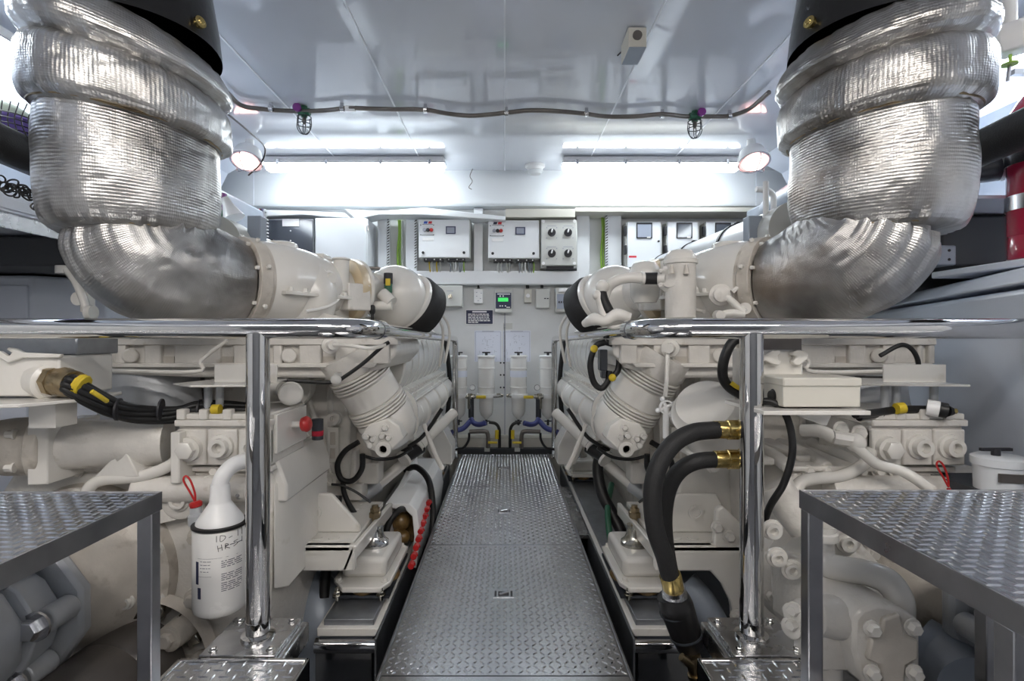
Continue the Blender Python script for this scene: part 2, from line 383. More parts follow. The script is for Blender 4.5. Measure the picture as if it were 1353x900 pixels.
# ---------------------------------------------------------------- control boxes
def glands(mb, px0, px1, py, Y, n_):
    for i in range(n_):
        q = P(px0+(px1-px0)*(i+.5)/n_, py, Y); mb.cyl(q, q-V((0,0,.03)), .010, n=8)
def cabinet(x0, y0, x1, y1, lb, flip):
    Yf = 4.60; base = thing('control_cabinet', lb, 'control cabinet', P((x0+x1)/2, y1, Yf), 'small-screen control cabinets')
    mb = MB(); mb.pbox(x0, y0, x1+1.5, y1, Yf+.015, YW); mb.build('case', 'plasticgrey', base, bevel=.004)
    mb = MB(); mb.pbox(x0, y0, x1, y1-1, Yf, Yf+.014); dr = mb.build('door', 'wall', base, bevel=.003)
    mb = MB(); mb.pbox(x0+36, y0+9, x0+49, y0+19, Yf-.006, Yf); mb.build('bezel', 'navy', dr)
    mb = MB(); mb.pbox(x0+37.5, y0+10.4, x0+47.5, y0+17.8, Yf-.008, Yf-.004); mb.build('screen', 'display', dr)
    for cx, mt in ((x0+8, 'greyprint'), (x0+12.5, 'blackprint'), (x0+17, 'red')):
        mb = MB(); q = P(cx, y0+14, Yf); mb.cyl(q, q-V((0,.02,0)), .012, n=14); mb.cyl(q, q-V((0,.008,0)), .016, n=14); mb.build('button', mt, dr)
    mb = MB()
    for a, b in ((3,8),(20,8),(3,21),(20,21)): q = P(x0+a, y0+b-.5, Yf); mb.cyl(q, q-V((0,.004,0)), .0045, n=8)
    mb.pbox(x0+4, y0+20.6, x0+19.5, y0+21.2, Yf-.001, Yf); mb.pbox(x0+5, y0+6.2, x0+19, y0+6.7, Yf-.001, Yf); mb.build('legend_print', 'blackprint', dr)
    mb = MB(); a, b = (0, 1)
    for k, (p, q_) in enumerate(((6.5, 11.5), (12.5, 17.5))):
        mb.cur = k; mb.prism([P(x0+p+1, y0+2.4, Yf), P(x0+q_+.6, y0+2.4, Yf), P(x0+q_, y0+5.6, Yf), P(x0+p, y0+5.6, Yf)], (0, -.001, 0))
    mb.build('logo', ['bluelogo', 'redlogo'] if not flip else ['navy', 'redlogo'], dr)
    mb = MB(); mb.pbox(x0+5, y0+24, x0+20, y0+28, Yf-.003, Yf); mb.build('label_holder', 'white', dr, bevel=.002)
    for cx in (x0+6, x1-7):
        mb = MB(); q = P(cx, y1-7, Yf); mb.cyl(q, q-V((0,.008,0)), .012, n=14); mb.build('lock', 'blackprint', dr)
    for a, b in ((7, 33), (37, 62)):
        mb = MB(); mb.pbox(x0+a, y1, x0+b-1, y1+4, Yf+.03, Yf+.12); mb.cur = 1
        for k in (2, 13, 21): mb.pbox(x0+a+k, y1+1, x0+a+k+1.6, y1+2.6, Yf+.026, Yf+.03)
        mb.build('gland_plate', ['blackprint', 'white'], base)
    for k, (cx, mt) in enumerate(((14,'yellow' if not flip else 'plasticgrey'),(18,'plasticgrey'),(24,'yellow' if not flip else 'plasticgrey'),(28,'plasticgrey'),(41,'galv'),(45,'plasticgrey'),(49,'white'),(53,'galv'),(57,'galv'),(60,'green'))):
        mb = MB(); q = P(x0+cx, y1+4, Yf+.07); mb.tube([q, q-V((random.uniform(-.01,.01),0,.05)), q-V((random.uniform(-.015,.015),-.02,.11))], .006, n=7, sub=4); mb.build('cable', mt, base)
cabinet(553, 290, 620, 341, 'white control cabinet with small grey screen and three buttons, left of the narrow upright', False)
cabinet(645, 291, 712, 342, 'white control cabinet with small grey screen, between the narrow upright and the four-knob box', True)
Yf = 4.58
t = thing('switch_box', 'light grey wall box with four black rotary switches', 'switch box', P(739, 355, Yf))
mb = MB(); mb.pbox(715, 291, 763, 354, Yf+.05, YW); mb.build('case', 'plasticgrey', t, bevel=.006)
mb = MB(); mb.pbox(715, 290, 762, 351, Yf, Yf+.05); c = mb.build('cover', 'plasticgrey', t, bevel=.008)
for cx, cy in ((729,307.5),(750.5,307.5),(729,335),(750.5,335)):
    mb = MB(); q = P(cx, cy, Yf); mb.cyl(q, q-V((0,.012,0)), .034, n=24); k = mb.build('rotary_switch', 'blackprint', t)
    mb = MB(); mb.box((q.x-.006, q.y-.035, q.z-.002), (q.x+.006, q.y-.01, q.z+.028), R=Matrix.Rotation(.25, 3, 'Y')); mb.build('pointer', 'white', k, bevel=.002)
    mb = MB()
    for a, b in ((-6.5,-6.5),(6.5,-6.5),(-6.5,7),(6.5,7)): r_ = P(cx+a, cy+b, Yf); mb.cyl(r_, r_-V((0,.003,0)), .005, n=8)
    mb.pbox(cx-6, cy-9.2, cx+6, cy-8.4, Yf-.001, Yf); mb.build('legend_print', 'greyprint', t)
mb = MB()
for a, b in ((718,292.5),(759,292.5),(718,348),(759,348)): r_ = P(a, b, Yf); mb.cyl(r_, r_-V((0,.005,0)), .014, n=10)
mb.build('screw_cap', 'white', t)
mb = MB(); mb.pbox(722, 351.5, 758, 356, Yf+.03, Yf+.1); mb.build('gland_strip', 'blackprint', t)
# right hand window boxes
for i, (x0, x1, y1, dn, lb) in enumerate(((829,873,345,'', 'white wall box with dark window, first right of the green and yellow cable'), (882,922,338,'', 'white wall box with dark window, middle of the three'), (933,975,333,'', 'white wall box with dark window, nearest the right exhaust elbow'))):
    Yf = 4.62; t = thing('window_box', lb, 'control box', P((x0+x1)/2, 372, Yf), 'dark-windowed wall boxes')
    mb = MB(); mb.pbox(x0-2, 294, x1+2, 372, Yf+.02, YW); mb.build('case', 'plasticgrey', t, bevel=.004)
    mb = MB(); mb.pbox(x0, 293, x1, 372, Yf, Yf+.02); d = mb.build('door', 'wall', t, bevel=.004)
    xc = x0+12; mb = MB(); mb.pbox(xc, 294, xc+21, 315, Yf-.008, Yf); mb.build('window_frame', 'blackprint', d, bevel=.003)
    mb = MB(); mb.pbox(xc+1.5, 296.5, xc+19.5, 313.5, Yf-.010, Yf-.006); mb.build('pane', 'display' if i == 0 else 'glassdark', d)
    mb = MB(); mb.pbox(xc+14, 313, xc+18.5, 314.4, Yf-.012, Yf-.008); mb.build('badge', 'white', d)
    for zz in (299, 324):
        mb = MB(); mb.pbox(x0-3.5, zz, x0-1, zz+12, Yf-.01, Yf+.03); mb.build('hinge', 'blackprint', t, bevel=.002)
    mb = MB(); q = P(x1-3, 319, Yf); mb.cyl(q, q-V((0,.01,0)), .009, n=10); mb.build('lock', 'blackprint', d)
    if i == 0:
        mb = MB(); mb.pbox(x0+2, 338, x0+12, 340.5, Yf-.001, Yf); mb.build('maker_print', 'redlogo', d)
# left dark panel and big white box
Yf = 4.55; t = thing('dark_display', 'dark glass-fronted panel on the back wall left of the plain white cabinet', 'panel', P(382, 350, Yf))
mb = MB(); mb.pbox(350, 289, 415, 352, Yf+.01, YW); mb.build('case', 'galv', t, bevel=.004)
mb = MB(); mb.pbox(352, 291, 413, 350, Yf, Yf+.012); mb.build('glass_front', 'glassdark', t)
mb = MB(); mb.pbox(373, 289, 395, 299, Yf-.006, Yf); mb.build('label_plate', 'white', t)
mb = MB()
for b in (305, 318, 331): q = P(384, b, Yf); mb.cyl(q, q-V((0,.004,0)), .006, n=8)
mb.build('indicator', 'white', t)
t = thing('wall_cabinet', 'large plain white cabinet on the back wall right of the dark panel', 'cabinet', P(450, 375, 4.5))
mb = MB(); mb.pbox(417, 289, 486, 378, 4.52, YW); mb.build('case', 'wall', t, bevel=.006)
mb = MB(); mb.pbox(416, 288, 484, 378, 4.49, 4.515); mb.build('door', 'coolwhite', t, bevel=.01)
mb = MB()
for b in (298, 356): q = P(486, b, 4.52); mb.cyl(q, q-V((0,0,.05)), .010, n=8)
mb.build('hinge', 'clip', t)
# wires bundle in the left corner
for k in range(7):
    mb = MB(); q = P(338+k*1.7, 276, 4.5+.01*(k % 2)); mb.tube([q, q-V((random.uniform(-.02,.02),0,.2)), q-V((-.01*k+.02,0,.45)), q-V((-.03,0,.7))], .007, n=7, sub=4)
    tag(mb.build('wire', ['firered','rubber','plasticgrey','firered','rubber','purple','greyprint'][k]), 'thin vertical wire in the loose bundle left of the dark panel', 'wire', 'wires beside the dark panel')
t = mb = MB()
mb.pbox(350-3, 276, 349.5, 360, 4.52, 4.56)
for k in range(18): mb.pbox(349.5, 280+k*4.4, 353, 282+k*4.4, 4.52, 4.56)
tag(mb.build('finger_trunking', 'wall', smooth=0), 'comb-edged white cable trunking beside the loose wire bundle', 'trunking')
# lower row of small boxes
def simplebox(name, x0, y0, x1, y1, Yf, m, lb, cat):
    t = thing(name, lb, cat, P((x0+x1)/2, y1, Yf)); mb = MB(); mb.pbox(x0, y0, x1, y1, Yf, YW); mb.build('case', m, t, bevel=.006); return t
t = simplebox('key_switch_box', 552, 377, 611, 405, 4.66, 'plasticgrey', 'wide grey box with two turn switches behind the black air intake', 'switch box')
for cx in (578, 595):
    mb = MB(); q = P(cx, 392, 4.66); mb.cyl(q, q-V((0,.02,0)), .018, n=14); mb.box((q.x-.006, q.y-.04, q.z-.022), (q.x+.006, q.y-.02, q.z+.022), R=Matrix.Rotation(.6, 3, 'Y')); mb.build('turn_switch', 'nickel', t)
mb = MB(); mb.pbox(590, 384, 599, 385, 4.659, 4.66); mb.pbox(575, 384, 583, 385, 4.659, 4.66); mb.build('legend_print', 'greyprint', t)
t = simplebox('thermostat', 626, 382, 638, 401, 4.74, 'white', 'small white wall thermostat above the black notice plate', 'thermostat')
mb = MB(); q = P(632, 381, 4.76); mb.cyl(q, q+V((0,0,.035)), .014, .006, n=10); mb.build('cable_gland', 'rubber', t)
mb = MB()
for a, b in ((629,386),(635,387),(629,391),(634,394),(631,397)): mb.pbox(a, b, a+1.6, b+.9, 4.738, 4.74)
mb.build('legend_print', 'greyprint', t)
t = simplebox('display_unit', 654, 382, 677, 413, 4.72, 'plasticgrey', 'grey wall unit with lit green display', 'display unit')
mb = MB(); mb.pbox(655, 387, 675.5, 407.5, 4.712, 4.72); c = mb.build('front_panel', 'navy', t, bevel=.002)
mb = MB(); mb.pbox(658, 393.5, 671.5, 398.5, 4.709, 4.713); mb.build('lcd_screen', 'lcd', t)
mb = MB(); mb.pbox(657, 388, 674, 389.2, 4.710, 4.713)
for a, b in ((660,390.5),(664,390.5),(660,403.5),(663,403.5),(667,403.5)): mb.pbox(a, b, a+1.6, b+1.6, 4.710, 4.713)
mb.pbox(669, 405.5, 674, 406.7, 4.71, 4.713); mb.build('legend_print', 'white', t)
mb = MB(); mb.pbox(654, 409.5, 676, 413, 4.70, 4.73); mb.build('sill_flap', 'plasticgrey', t, bevel=.004)
t = simplebox('rotary_switch_box', 692.5, 382, 702.5, 400, 4.74, 'plasticwarm', 'narrow grey switch with a white knob right of the green display', 'switch')
mb = MB(); q = P(697.5, 391, 4.74); mb.cyl(q, q-V((0,.02,0)), .018, n=14); mb.build('knob', 'white', t)
mb = MB(); q = P(697, 381, 4.76); mb.cyl(q, q+V((0,0,.03)), .016, n=10); mb.build('cable_gland', 'rubber', t)
t = simplebox('junction_box', 708, 382, 726.5, 407, 4.73, 'plasticgrey', 'plain light grey junction box with two small slots, right of the narrow switch', 'junction box')
mb = MB(); mb.pbox(719, 393.8, 721.5, 395.2, 4.728, 4.73); mb.pbox(722.5, 393.8, 725, 395.2, 4.728, 4.73); mb.build('slot', 'blackprint', t)
mb = MB(); q = P(716, 381, 4.76); mb.cyl(q, q+V((0,0,.03)), .013, n=10); mb.build('cable_gland', 'rubber', t)
t = simplebox('meter_box', 734.5, 380, 759, 412, 4.70, 'plasticgrey', 'grey box with dark lower panel behind the right air intake', 'meter box')
mb = MB(); mb.pbox(736, 388.5, 757, 408, 4.694, 4.70); mb.build('front_panel', 'display', t)
mb = MB(); mb.pbox(738, 380.5, 757.5, 386, 4.68, 4.70); mb.build('top_cover', 'white', t, bevel=.004)
mb = MB()
for k in range(4): mb.pbox(738+k*3, 398, 739.6+k*3, 400.4, 4.69, 4.694)
mb.build('button', 'blackprint', t)
# notice plate, drawings, small grey plate
t = thing('notice_plate', 'black engraved notice plate with rows of pale lettering', 'sign', P(634, 428, YW))
mb = MB(); mb.pbox(615, 409, 652, 429, YW-.006, YW); mb.build('border', 'white', t)
mb = MB(); mb.pbox(616, 410, 651, 428, YW-.009, YW-.005); mb.build('plate', 'navy', t)
mb = MB(); mb.pbox(624, 411, 643, 413, YW-.0095, YW-.009); r = random.Random(2)
for k in range(6):
    a = 618.5
    while a < 646:
        w_ = min(r.uniform(1.2,4.5), 648.5-a); mb.pbox(a, 414.6+k*2.15, a+w_, 415.8+k*2.15, YW-.0095, YW-.009); a += w_+.8
        if k == 5 and a > 630: break
mb.build('engraved_print', 'white', t, smooth=0)
for x0, x1, lb in ((627,662.5,'pale blue wiring drawing sheet on the wall, below the black notice plate'), (664.5,701,'pale blue piping drawing sheet on the wall, below the green display')):
    t = thing('drawing_sheet', lb, 'drawing', P((x0+x1)/2, 476, YW), 'drawings pinned above the filters')
    mb = MB(); mb.pbox(x0, 437, x1, 478, YW-.004, YW); mb.build('sheet', 'paper', t, smooth=0)
    mb = MB(); r = random.Random(int(x0))
    for a, b, c, d in ((x0+1,438.4,x1-1,438.8),(x0+1,438.4,x0+1.4,477),(x1-1.4,438.4,x1-1,477),(x0+10,437.5,x1-10,438.2)): mb.pbox(a, b, c, d, YW-.0055, YW-.004)
    for k in range(34):
        a = x0+3+r.random()*(x1-x0-9); b = 441+r.random()*32
        if r.random() < .5: mb.pbox(a, b, a+1+3*r.random(), b+.3, YW-.0055, YW-.004)
        else: mb.pbox(a, b, a+.3, b+1+3*r.random(), YW-.0055, YW-.004)
    mb.build('linework', 'greyprint', t, smooth=0)
mb = MB(); mb.pbox(665, 427, 677, 435, YW-.004, YW); mb.cur = 1; mb.pbox(666, 428.5, 668, 430.5, YW-.006, YW-.004); mb.pbox(666, 432, 668, 434, YW-.006, YW-.004)
tag(mb.build('label_plate', ['plasticgrey', 'greyprint'], smooth=0), 'tiny grey label between the green display and the drawings', 'label')
mb = MB()
for a in (661.5, 665.8):
    for b in (479.5, 495.5, 512): q = P(a, b, YW); mb.cyl(q, q-V((0,.006,0)), .008, n=10)
tag(mb.build('lining_screws', 'blackprint'), 'six dark screws along the joint of the wall lining between the filters', 'screws', kind='stuff')
# ---------------------------------------------------------------- fuel filters, valves and pipes at the foot of the wall
def filt(px, lb, band):
    Yc = 4.60; t = thing('fuel_filter', lb, 'filter', P(px, 560, Yc), 'white fuel filters at the foot of the back wall')
    a = P(px, 520, Yc); hcan = (520-472)/F*Yc; r = .072
    mb = MB(); mb.lathe(a, (0,0,1), [(0,r),(.05,r),(.052,r+.004),(.06,r+.004),(.062,r),(hcan-.10,r),(hcan-.098,r+.004),(hcan-.09,r+.004),(hcan-.088,r),(hcan-.01,r),(hcan,r-.01)]); mb.build('canister', 'cooler', t)
    if band:
        mb = MB(); mb.lathe(a+V((0,0,.145)), (0,0,1), [(0,r+.001),(.055,r+.001)]); mb.build('blue_label', 'paper', t)
    mb = MB(); mb.lathe(a+V((0,0,hcan)), (0,0,1), [(0,r+.006),(.012,r+.006),(.016,r)]); mb.lathe(a-V((0,0,.035)), (0,0,1), [(0,r+.012),(.035,r+.012)]); mb.build('clamp_ring', 'white', t)
    mb = MB(); q = a+V((0,0,hcan+.016)); mb.cyl(q, q+V((0,0,.03)), .012); mb.box((q.x-.035, q.y-.006, q.z+.018), (q.x+.035, q.y+.006, q.z+.03)); mb.build('t_handle', 'blackprint', t)
    mb = MB(); mb.lathe(a-V((0,0,.035)), (0,0,-1), [(0,.062),(.12,.058),(.155,.045),(.175,.02),(.19,.012)]); mb.build('bowl', 'cooler', t)
    mb = MB(); q = a-V((0,0,.225)); mb.cyl(q, q-V((0,0,.05)), .010); mb.cyl(q-V((.03,0,.015)), q+V((.03,0,-.015)), .006, n=8); mb.build('drain_valve', 'blackprint', t)
filt(642.5, 'white fuel filter without a label, left of the centre joint', False)
filt(685, 'white fuel filter with a blue label band, right of the centre joint', True)
filt(606, 'white fuel filter with a blue label, half hidden behind the left far rail post', True)
filt(724, 'white fuel filter half hidden behind the right far rail post', False)
for sx, lb in ((-1, 'left'), (1, 'right')):
    MIR = sx > 0
    side = 'left' if sx < 0 else 'right'
    t = thing('fuel_manifold', 'steel fuel pipe with gauge and yellow-green lever between the %s pair of filters' % side, 'pipe', P(624, 560, 4.55))
    mb = MB(); a = P(598, 525, 4.55); mb.tube([a, P(659, 524.5, 4.55), P(661.5, 521, 4.55), P(657, 521, 4.58)], .008, n=8, sub=5); mb.cyl(P(621,540,4.53), P(621,520,4.53), .022); mb.cyl(P(616,524,4.53), P(628,524,4.53), .02); mb.build('pipe', 'nickel', t)
    mb = MB(); q = P(624.5, 512, 4.52); mb.cyl(q, q-V((0,.02,0)), .026, n=20); g = mb.build('gauge', 'clip', t)
    mb = MB(); mb.cyl(q-V((0,.0205,0)), q-V((0,.022,0)), .021, n=20); mb.build('dial', 'white', g)
    mb = MB(); mb.pbox(629, 523, 642, 527, 4.49, 4.51); mb.build('lever', 'yellow', t, bevel=.004)
    mb = MB(); mb.cyl(P(622.5,552,4.53), P(622.5,527,4.53), .024); mb.build('valve_body', 'dark', t)
    mb = MB(); mb.tube([P(622,553,4.5), P(626,559,4.48), P(633,561,4.46), P(642,559,4.44)], .022, n=10); tag(mb.build('blue_hose', 'blue'), 'short dark blue hose curving under the unlabelled filter' if sx < 0 else 'short dark blue hose curving under the labelled filter beside the centre joint', 'hose')
    mb = MB(); mb.tube([P(621,557,4.48), P(612,566,4.44), P(600,570,4.40), P(590,576,4.40)], .022, n=10); tag(mb.build('blue_hose', 'blue'), 'dark blue hose running out behind the %s far rail post' % side, 'hose')
    mb = MB(); mb.tube([P(646,558,4.45), P(655,560,4.45), P(659.5,567,4.45), P(660,580,4.45), P(660,592,4.45)], .013, n=8); q = mb; o = mb.build('black_hose', 'rubber'); tag(o, 'thin black hose with yellow sleeve dropping just %s of the centre joint' % side, 'hose')
    mb = MB(); mb.tube([P(656.5,568.5,4.43), P(656.5,580,4.43)], .016); mb.build('yellow_sleeve', 'yellow', o)
    mb = MB(); mb.tube([P(620,570.5,4.42), P(640,570,4.42), P(644,573,4.42), P(645,580,4.42), P(645,592,4.42)], .018, n=8); o = mb.build('elbow_pipe', 'drum'); tag(o, 'dark elbow pipe dropping to the walkway end, %s of the centre' % side, 'pipe')
    mb = MB(); mb.cyl(P(645,585,4.40), P(657,585,4.40), .010); mb.build('yellow_handle', 'yellow', o)
    mb = MB(); mb.tube([P(620,572,4.40), P(619,582,4.40), P(612,592,4.38), P(600,594,4.38)], .010, n=8); tag(mb.build('black_hose', 'rubber'), 'thin black hose looping down toward the foot of the %s far rail post' % side, 'hose')
MIR = False
t = thing('fixing_rail', 'black base rail with brackets behind the far end of the walkway', 'rail', P(664, 598, 4.58))
mb = MB(); mb.pbox(594, 593, 735, 600, 4.58, 4.64); mb.build('bar', 'shadowbox', t)
mb = MB()
for a in (640, 680): mb.pbox(a, 592, a+7, 597, 4.56, 4.58)
mb.build('bracket', 'plasticgrey', t)
mb = MB(); mb.box((-2.4, 4.64, BZ), (2.4, YW, 0.12)); struct(mb.build('trim_%d' % n, 'plasticwarm', smooth=0)); n += 1

# ---------------------------------------------------------------- ceiling fittings
def tubelight(xc, Yc, w, lb, gp='long fluorescent lights', rot=False, z=None, dm='diffuser'):
    z = z or CZ; t = thing('fluorescent_light', lb, 'light', (xc, Yc, z-.11), gp)
    def bx(lo, hi): return (lo, hi) if not rot else ((xc+(lo[1]-Yc), Yc+(lo[0]-xc), lo[2]), (xc+(hi[1]-Yc), Yc+(hi[0]-xc), hi[2]))
    h = w/2
    mb = MB(); mb.box(*bx((xc-h, Yc-.07, z-.055), (xc+h, Yc+.07, z-.004))); mb.build('housing', 'white', t, bevel=.012)
    mb = MB(); mb.box(*bx((xc-h-.004, Yc-.074, z-.058), (xc+h+.004, Yc+.074, z-.052))); mb.build('gasket', 'greyprint', t)
    mb = MB(); pr = [(-.066, z-.058), (-.060, z-.085), (-.035, z-.108), (.035, z-.108), (.060, z-.085), (.066, z-.058)]
    if not rot: mb.prism([(xc-h+.01, Yc+a, b) for a, b in pr], (w-.02, 0, 0))
    else: mb.prism([(xc+a, Yc-h+.01, b) for a, b in pr], (0, w-.02, 0))
    mb.build('diffuser', dm, t, bevel=.008)
    for k in (-.42, -.15, .15, .42):
        for sd in (-1, 1):
            mb = MB(); mb.box(*bx((xc+k*w-.012, Yc+sd*.072-.006, z-.075), (xc+k*w+.012, Yc+sd*.072+.006, z-.035))); mb.build('clip', 'clip', t, bevel=.002)
tubelight(-1.22, 4.34, 1.46, 'long lit fluorescent light under the fascia on the left, by the leftmost beacon')
tubelight(1.19, 4.34, 1.44, 'long lit fluorescent light under the fascia right of the smoke detector')
tubelight(2.25, 2.45, 1.6, 'fluorescent light running along the hull above the red extinguisher', rot=True, z=2.36)
tubelight(-2.25, 2.45, 1.6, 'fluorescent light running along the hull above the purple bag', rot=True, z=2.36)
for xx, yy, lb in ((-1.2,-.3,'nearer one on the left'), (1.2,-.3,'nearer one on the right'), (-.8,-1.5,'farther one on the left'), (.8,-1.5,'farther one on the right')):
    tubelight(xx, yy, 1.5, 'unseen fluorescent light added on the ceiling behind the viewer, '+lb, dm='diffuser_unseen')  # unseen lamps added behind the viewer to brighten the foreground
# smoke detector
t = thing('smoke_detector', 'round white ventilated smoke detector on the ceiling between the two lights', 'smoke detector', P(707, 222, 4.5))
q = V((X(707, 4.52), 4.52, CZ)); mb = MB(); mb.lathe(q, (0,0,-1), [(0,.085),(.015,.085),(.02,.07),(.045,.065)]); mb.build('base', 'white', t)
mb = MB(); mb.lathe(q-V((0,0,.045)), (0,0,-1), [(0,.05),(.012,.062),(.03,.05),(.036,.02)]); mb.ring(q-V((0,0,.05)), (0,0,-1), .06, .006, .01); mb.build('sensor_cap', 'wall', t)
# detector box
t = thing('ceiling_sensor_box', 'small beige box with round eye on the ceiling beside the right joint strip', 'sensor box', V((X(836,2.6), 2.6, CZ-.09)))
mb = MB(); mb.box((X(827,2.55), 2.50, CZ-.10), (X(851,2.55), 2.66, CZ-.004)); c = mb.build('case', 'plasticwarm', t, bevel=.005)
mb = MB(); mb.box((X(827,2.55)+.004, 2.498, CZ-.104), (X(851,2.55)-.004, 2.655, CZ-.099)); mb.build('cover_plate', 'bluegrey', t)
mb = MB(); q = V((X(842,2.5), 2.50, CZ-.045)); mb.cyl(q, q-V((0,.008,0)), .022, n=20); mb.build('eye', 'drum', t)
mb = MB(); q = V((X(829,2.66), 2.66, CZ-.02)); mb.tube([q, q+V((-.01,.03,.012)), q+V((-.03,.09,.014))], .004); mb.build('cable', 'rubber', t)
# cable run across ceiling
pts = [(296,118),(318,139),(345,144),(370,146),(400,147),(430,146),(462,143),(495,144),(520,144.5),(560,145),(590,150),(620,153),(650,151),(668,149),(700,146),(735,147),(770,150),(800,154),(840,154),(875,151),(905,154),(940,154),(965,153),(990,144),(1016,122)]
def cp(px, py):                 # the cable hangs a little below the ceiling: find its depth
    h = CZ-.035-EYE; return P(px, py, h*F/(CY-py))
t = thing('ceiling_cable', 'grey cable clipped across the ceiling between the two exhaust stacks', 'cable', cp(667,149))
mb = MB(); mb.tube([cp(a, b) for a, b in pts], .014, n=10, sub=4); mb.build('sheath', 'drum', t)
for a, b in ((358,143),(452,143.5),(562,145),(669,149),(775,150),(875,152),(964,153)):
    q = cp(a, b); mb = MB(); mb.ring(q-V((.012,0,0)), (1,0,0), .015, .004, .024, n=14); mb.box((q.x-.01, q.y-.006, q.z), (q.x+.01, q.y+.006, CZ)); mb.build('clip', 'clip', t)
q = cp(463, 143.5); mb = MB(); mb.cyl(q-V((.03,0,0)), q+V((.03,0,0)), .019, n=12); mb.build('joint_sleeve', 'white', t)
for px, py, sd, lb in ((402,148,-1,'wire-caged heat sensor hanging on the ceiling cable, left one'), (918,154,1,'wire-caged heat sensor hanging on the ceiling cable, right one')):
    q = cp(px, py); t = thing('caged_sensor', lb, 'sensor', q-V((0,0,.14)), 'caged sensors on the ceiling cable')
    mb = MB(); mb.cyl(q+V((-.035,-.0,.0)), q+V((.035,0,0)), .024, n=14); mb.cyl(q, V((q.x,q.y,CZ)), .02, n=12); mb.cyl(q, q-V((0,0,.035)), .02, n=12); mb.build('body', 'greendark', t)
    mb = MB(); qq = q+V((sd*.03, -.03, .012)); mb.cyl(qq, qq-V((0,.02,0)), .026, n=18); mb.build('purple_cap', 'magenta', t)
    mb = MB(); mb.sph(q-V((0,0,.055)), .014, sc=(1,1,1.8)); mb.cyl(q-V((0,0,.03)), q-V((0,0,.06)), .012); mb.build('bulb', 'drum', t)
    mb = MB()
    for k in range(3):
        a = k*PI/3; c_, s_ = math.cos(a), math.sin(a)
        mb.tube([q+V((.042*c_,.042*s_,-.03)), q+V((.046*c_,.046*s_,-.09)), q+V((.028*c_,.028*s_,-.13)), q+V((0,0,-.142)), q+V((-.028*c_,-.028*s_,-.13)), q+V((-.046*c_,-.046*s_,-.09)), q+V((-.042*c_,-.042*s_,-.03))], .0028, n=6, sub=4)
    for z_ in (.035, .08): mb.tube([q+V((.044*math.cos(k*PI/6), .044*math.sin(k*PI/6), -z_)) for k in range(12)], .0028, n=6, sub=1, closed=True)
    mb.build('wire_cage', 'dark', t)
# thin dangling wire
mb = MB(); a = P(621, 217, 4.62); mb.tube([a, a+V((.03,0,-.02)), a+V((.0,0,-.10)), a+V((.02,0,-.15)), a+V((-.01,0,-.20)), a+V((.015,0,-.22))], .0035, n=6); tag(mb.build('loose_wire', 'drum'), 'short thin loose wire hanging in front of the fascia left of centre', 'wire')
# red-tinted beacons
for px, py, Y, lb in ((326,212,3.9,'round lit pinkish bulkhead lamp beside the left exhaust stack'), (996,213,3.9,'round lit pinkish bulkhead lamp beside the right exhaust stack')):
    q = P(px, py, Y); t = thing('bulkhead_lamp', lb, 'lamp', q-V((0,0,.1)), 'pinkish bulkhead lamps')
    d = V((0, -.45, -1)).normalized(); s_ = 1 if px < 667 else -1
    mb = MB(); mb.lathe(q-d*.12, d, [(0,.04),(.03,.085),(.10,.11),(.13,.115)]); mb.cyl(q-d*.10, V((q.x-d.x*.1, q.y-d.y*.1, CZ)), .03); mb.build('shade', 'white', t)
    mb = MB(); mb.sph(q, .085, sc=(1,1,.8)); mb.build('bulb', 'bulb', t)
    mb = MB(); mb.ring(q+d*.005, d, .10, .012, .012); mb.build('rim', 'clip', t)
    for k in range(3):
        a = k*2*PI/3; u, w, _ = MB.frame(d); e = u*math.cos(a)+w*math.sin(a); mb = MB(); mb.tube([q+e*.11, q+e*.09+d*.06, q+d*.09], .004, n=6); mb.build('guard_wire', 'clip', t)
# round lid lamps' wires
mb = MB(); a = P(305, 150, 3.2); mb.tube([P(300,150,3.2), P(330,175,3.5), P(350,195,3.8), P(345,215,3.9), P(328,232,3.9)], .006, n=7); tag(mb.build('lamp_wire', 'rubber'), 'thin dark wire looping from the left exhaust stack to the left pinkish lamp', 'wire')
# ================================================================ WALKWAY
seams = [4.545, 3.555, 2.555, 1.565, .60]     # panel joints
lbs = ['tread plate panel at the far end of the walkway', 'tread plate panel in the middle of the walkway, with an oblong flush handle', 'nearest whole tread plate panel of the walkway, with a square flush latch', 'tread plate panel at the very bottom edge of the photo between the two steps']
for k in range(4):
    y1, y0 = seams[k], seams[k+1]
    t = thing('walkway_plate', lbs[k], 'floor panel', (0, (y0+y1)/2, -.012), 'walkway tread plate panels')
    hy = {0: 4.06, 1: 3.05, 2: 2.065, 3: 1.05}[k]
    mb = MB(); tread(mb, -.366, .366, y0+.0025, y1-.0025, 0, pitch=.0235, L=.0235, w=.0062, h=.0030, holes=((-.055,.045,hy-.045,hy+.045),)); mb.build('tread_plate', 'tread', t, smooth=50)
    mb = MB(); q = V((-.005, hy, 0)); mb.box((-.045, hy-.03, 0), (.035, hy+.03, .0015)); mb.cur = 1; mb.box((-.040, hy-.022, .0015), (-.032, hy+.022, .0022)); mb.box((.022, hy-.022, .0015), (.030, hy+.022, .0022)); mb.box((-.026, hy-.018, .0015), (.016, hy+.018, .002)); mb.cur = 0; mb.cyl((-.022, hy-.012, .003), (.014, hy+.010, .003), .006, n=8)
    mb.build('flush_latch', ['clip', 'blackprint'], t)
    mb = MB()
    for sx in (-.34, .34, -.11, .11):
        for yy in ((y0+.03, y1-.03) if abs(sx) > .2 or k > 1 else (y1-.03,)):
            mb.lathe((sx, yy, 0), (0,0,1), [(0,.009),(.002,.007)], 10)
    mb.build('screw', 'clip', t)
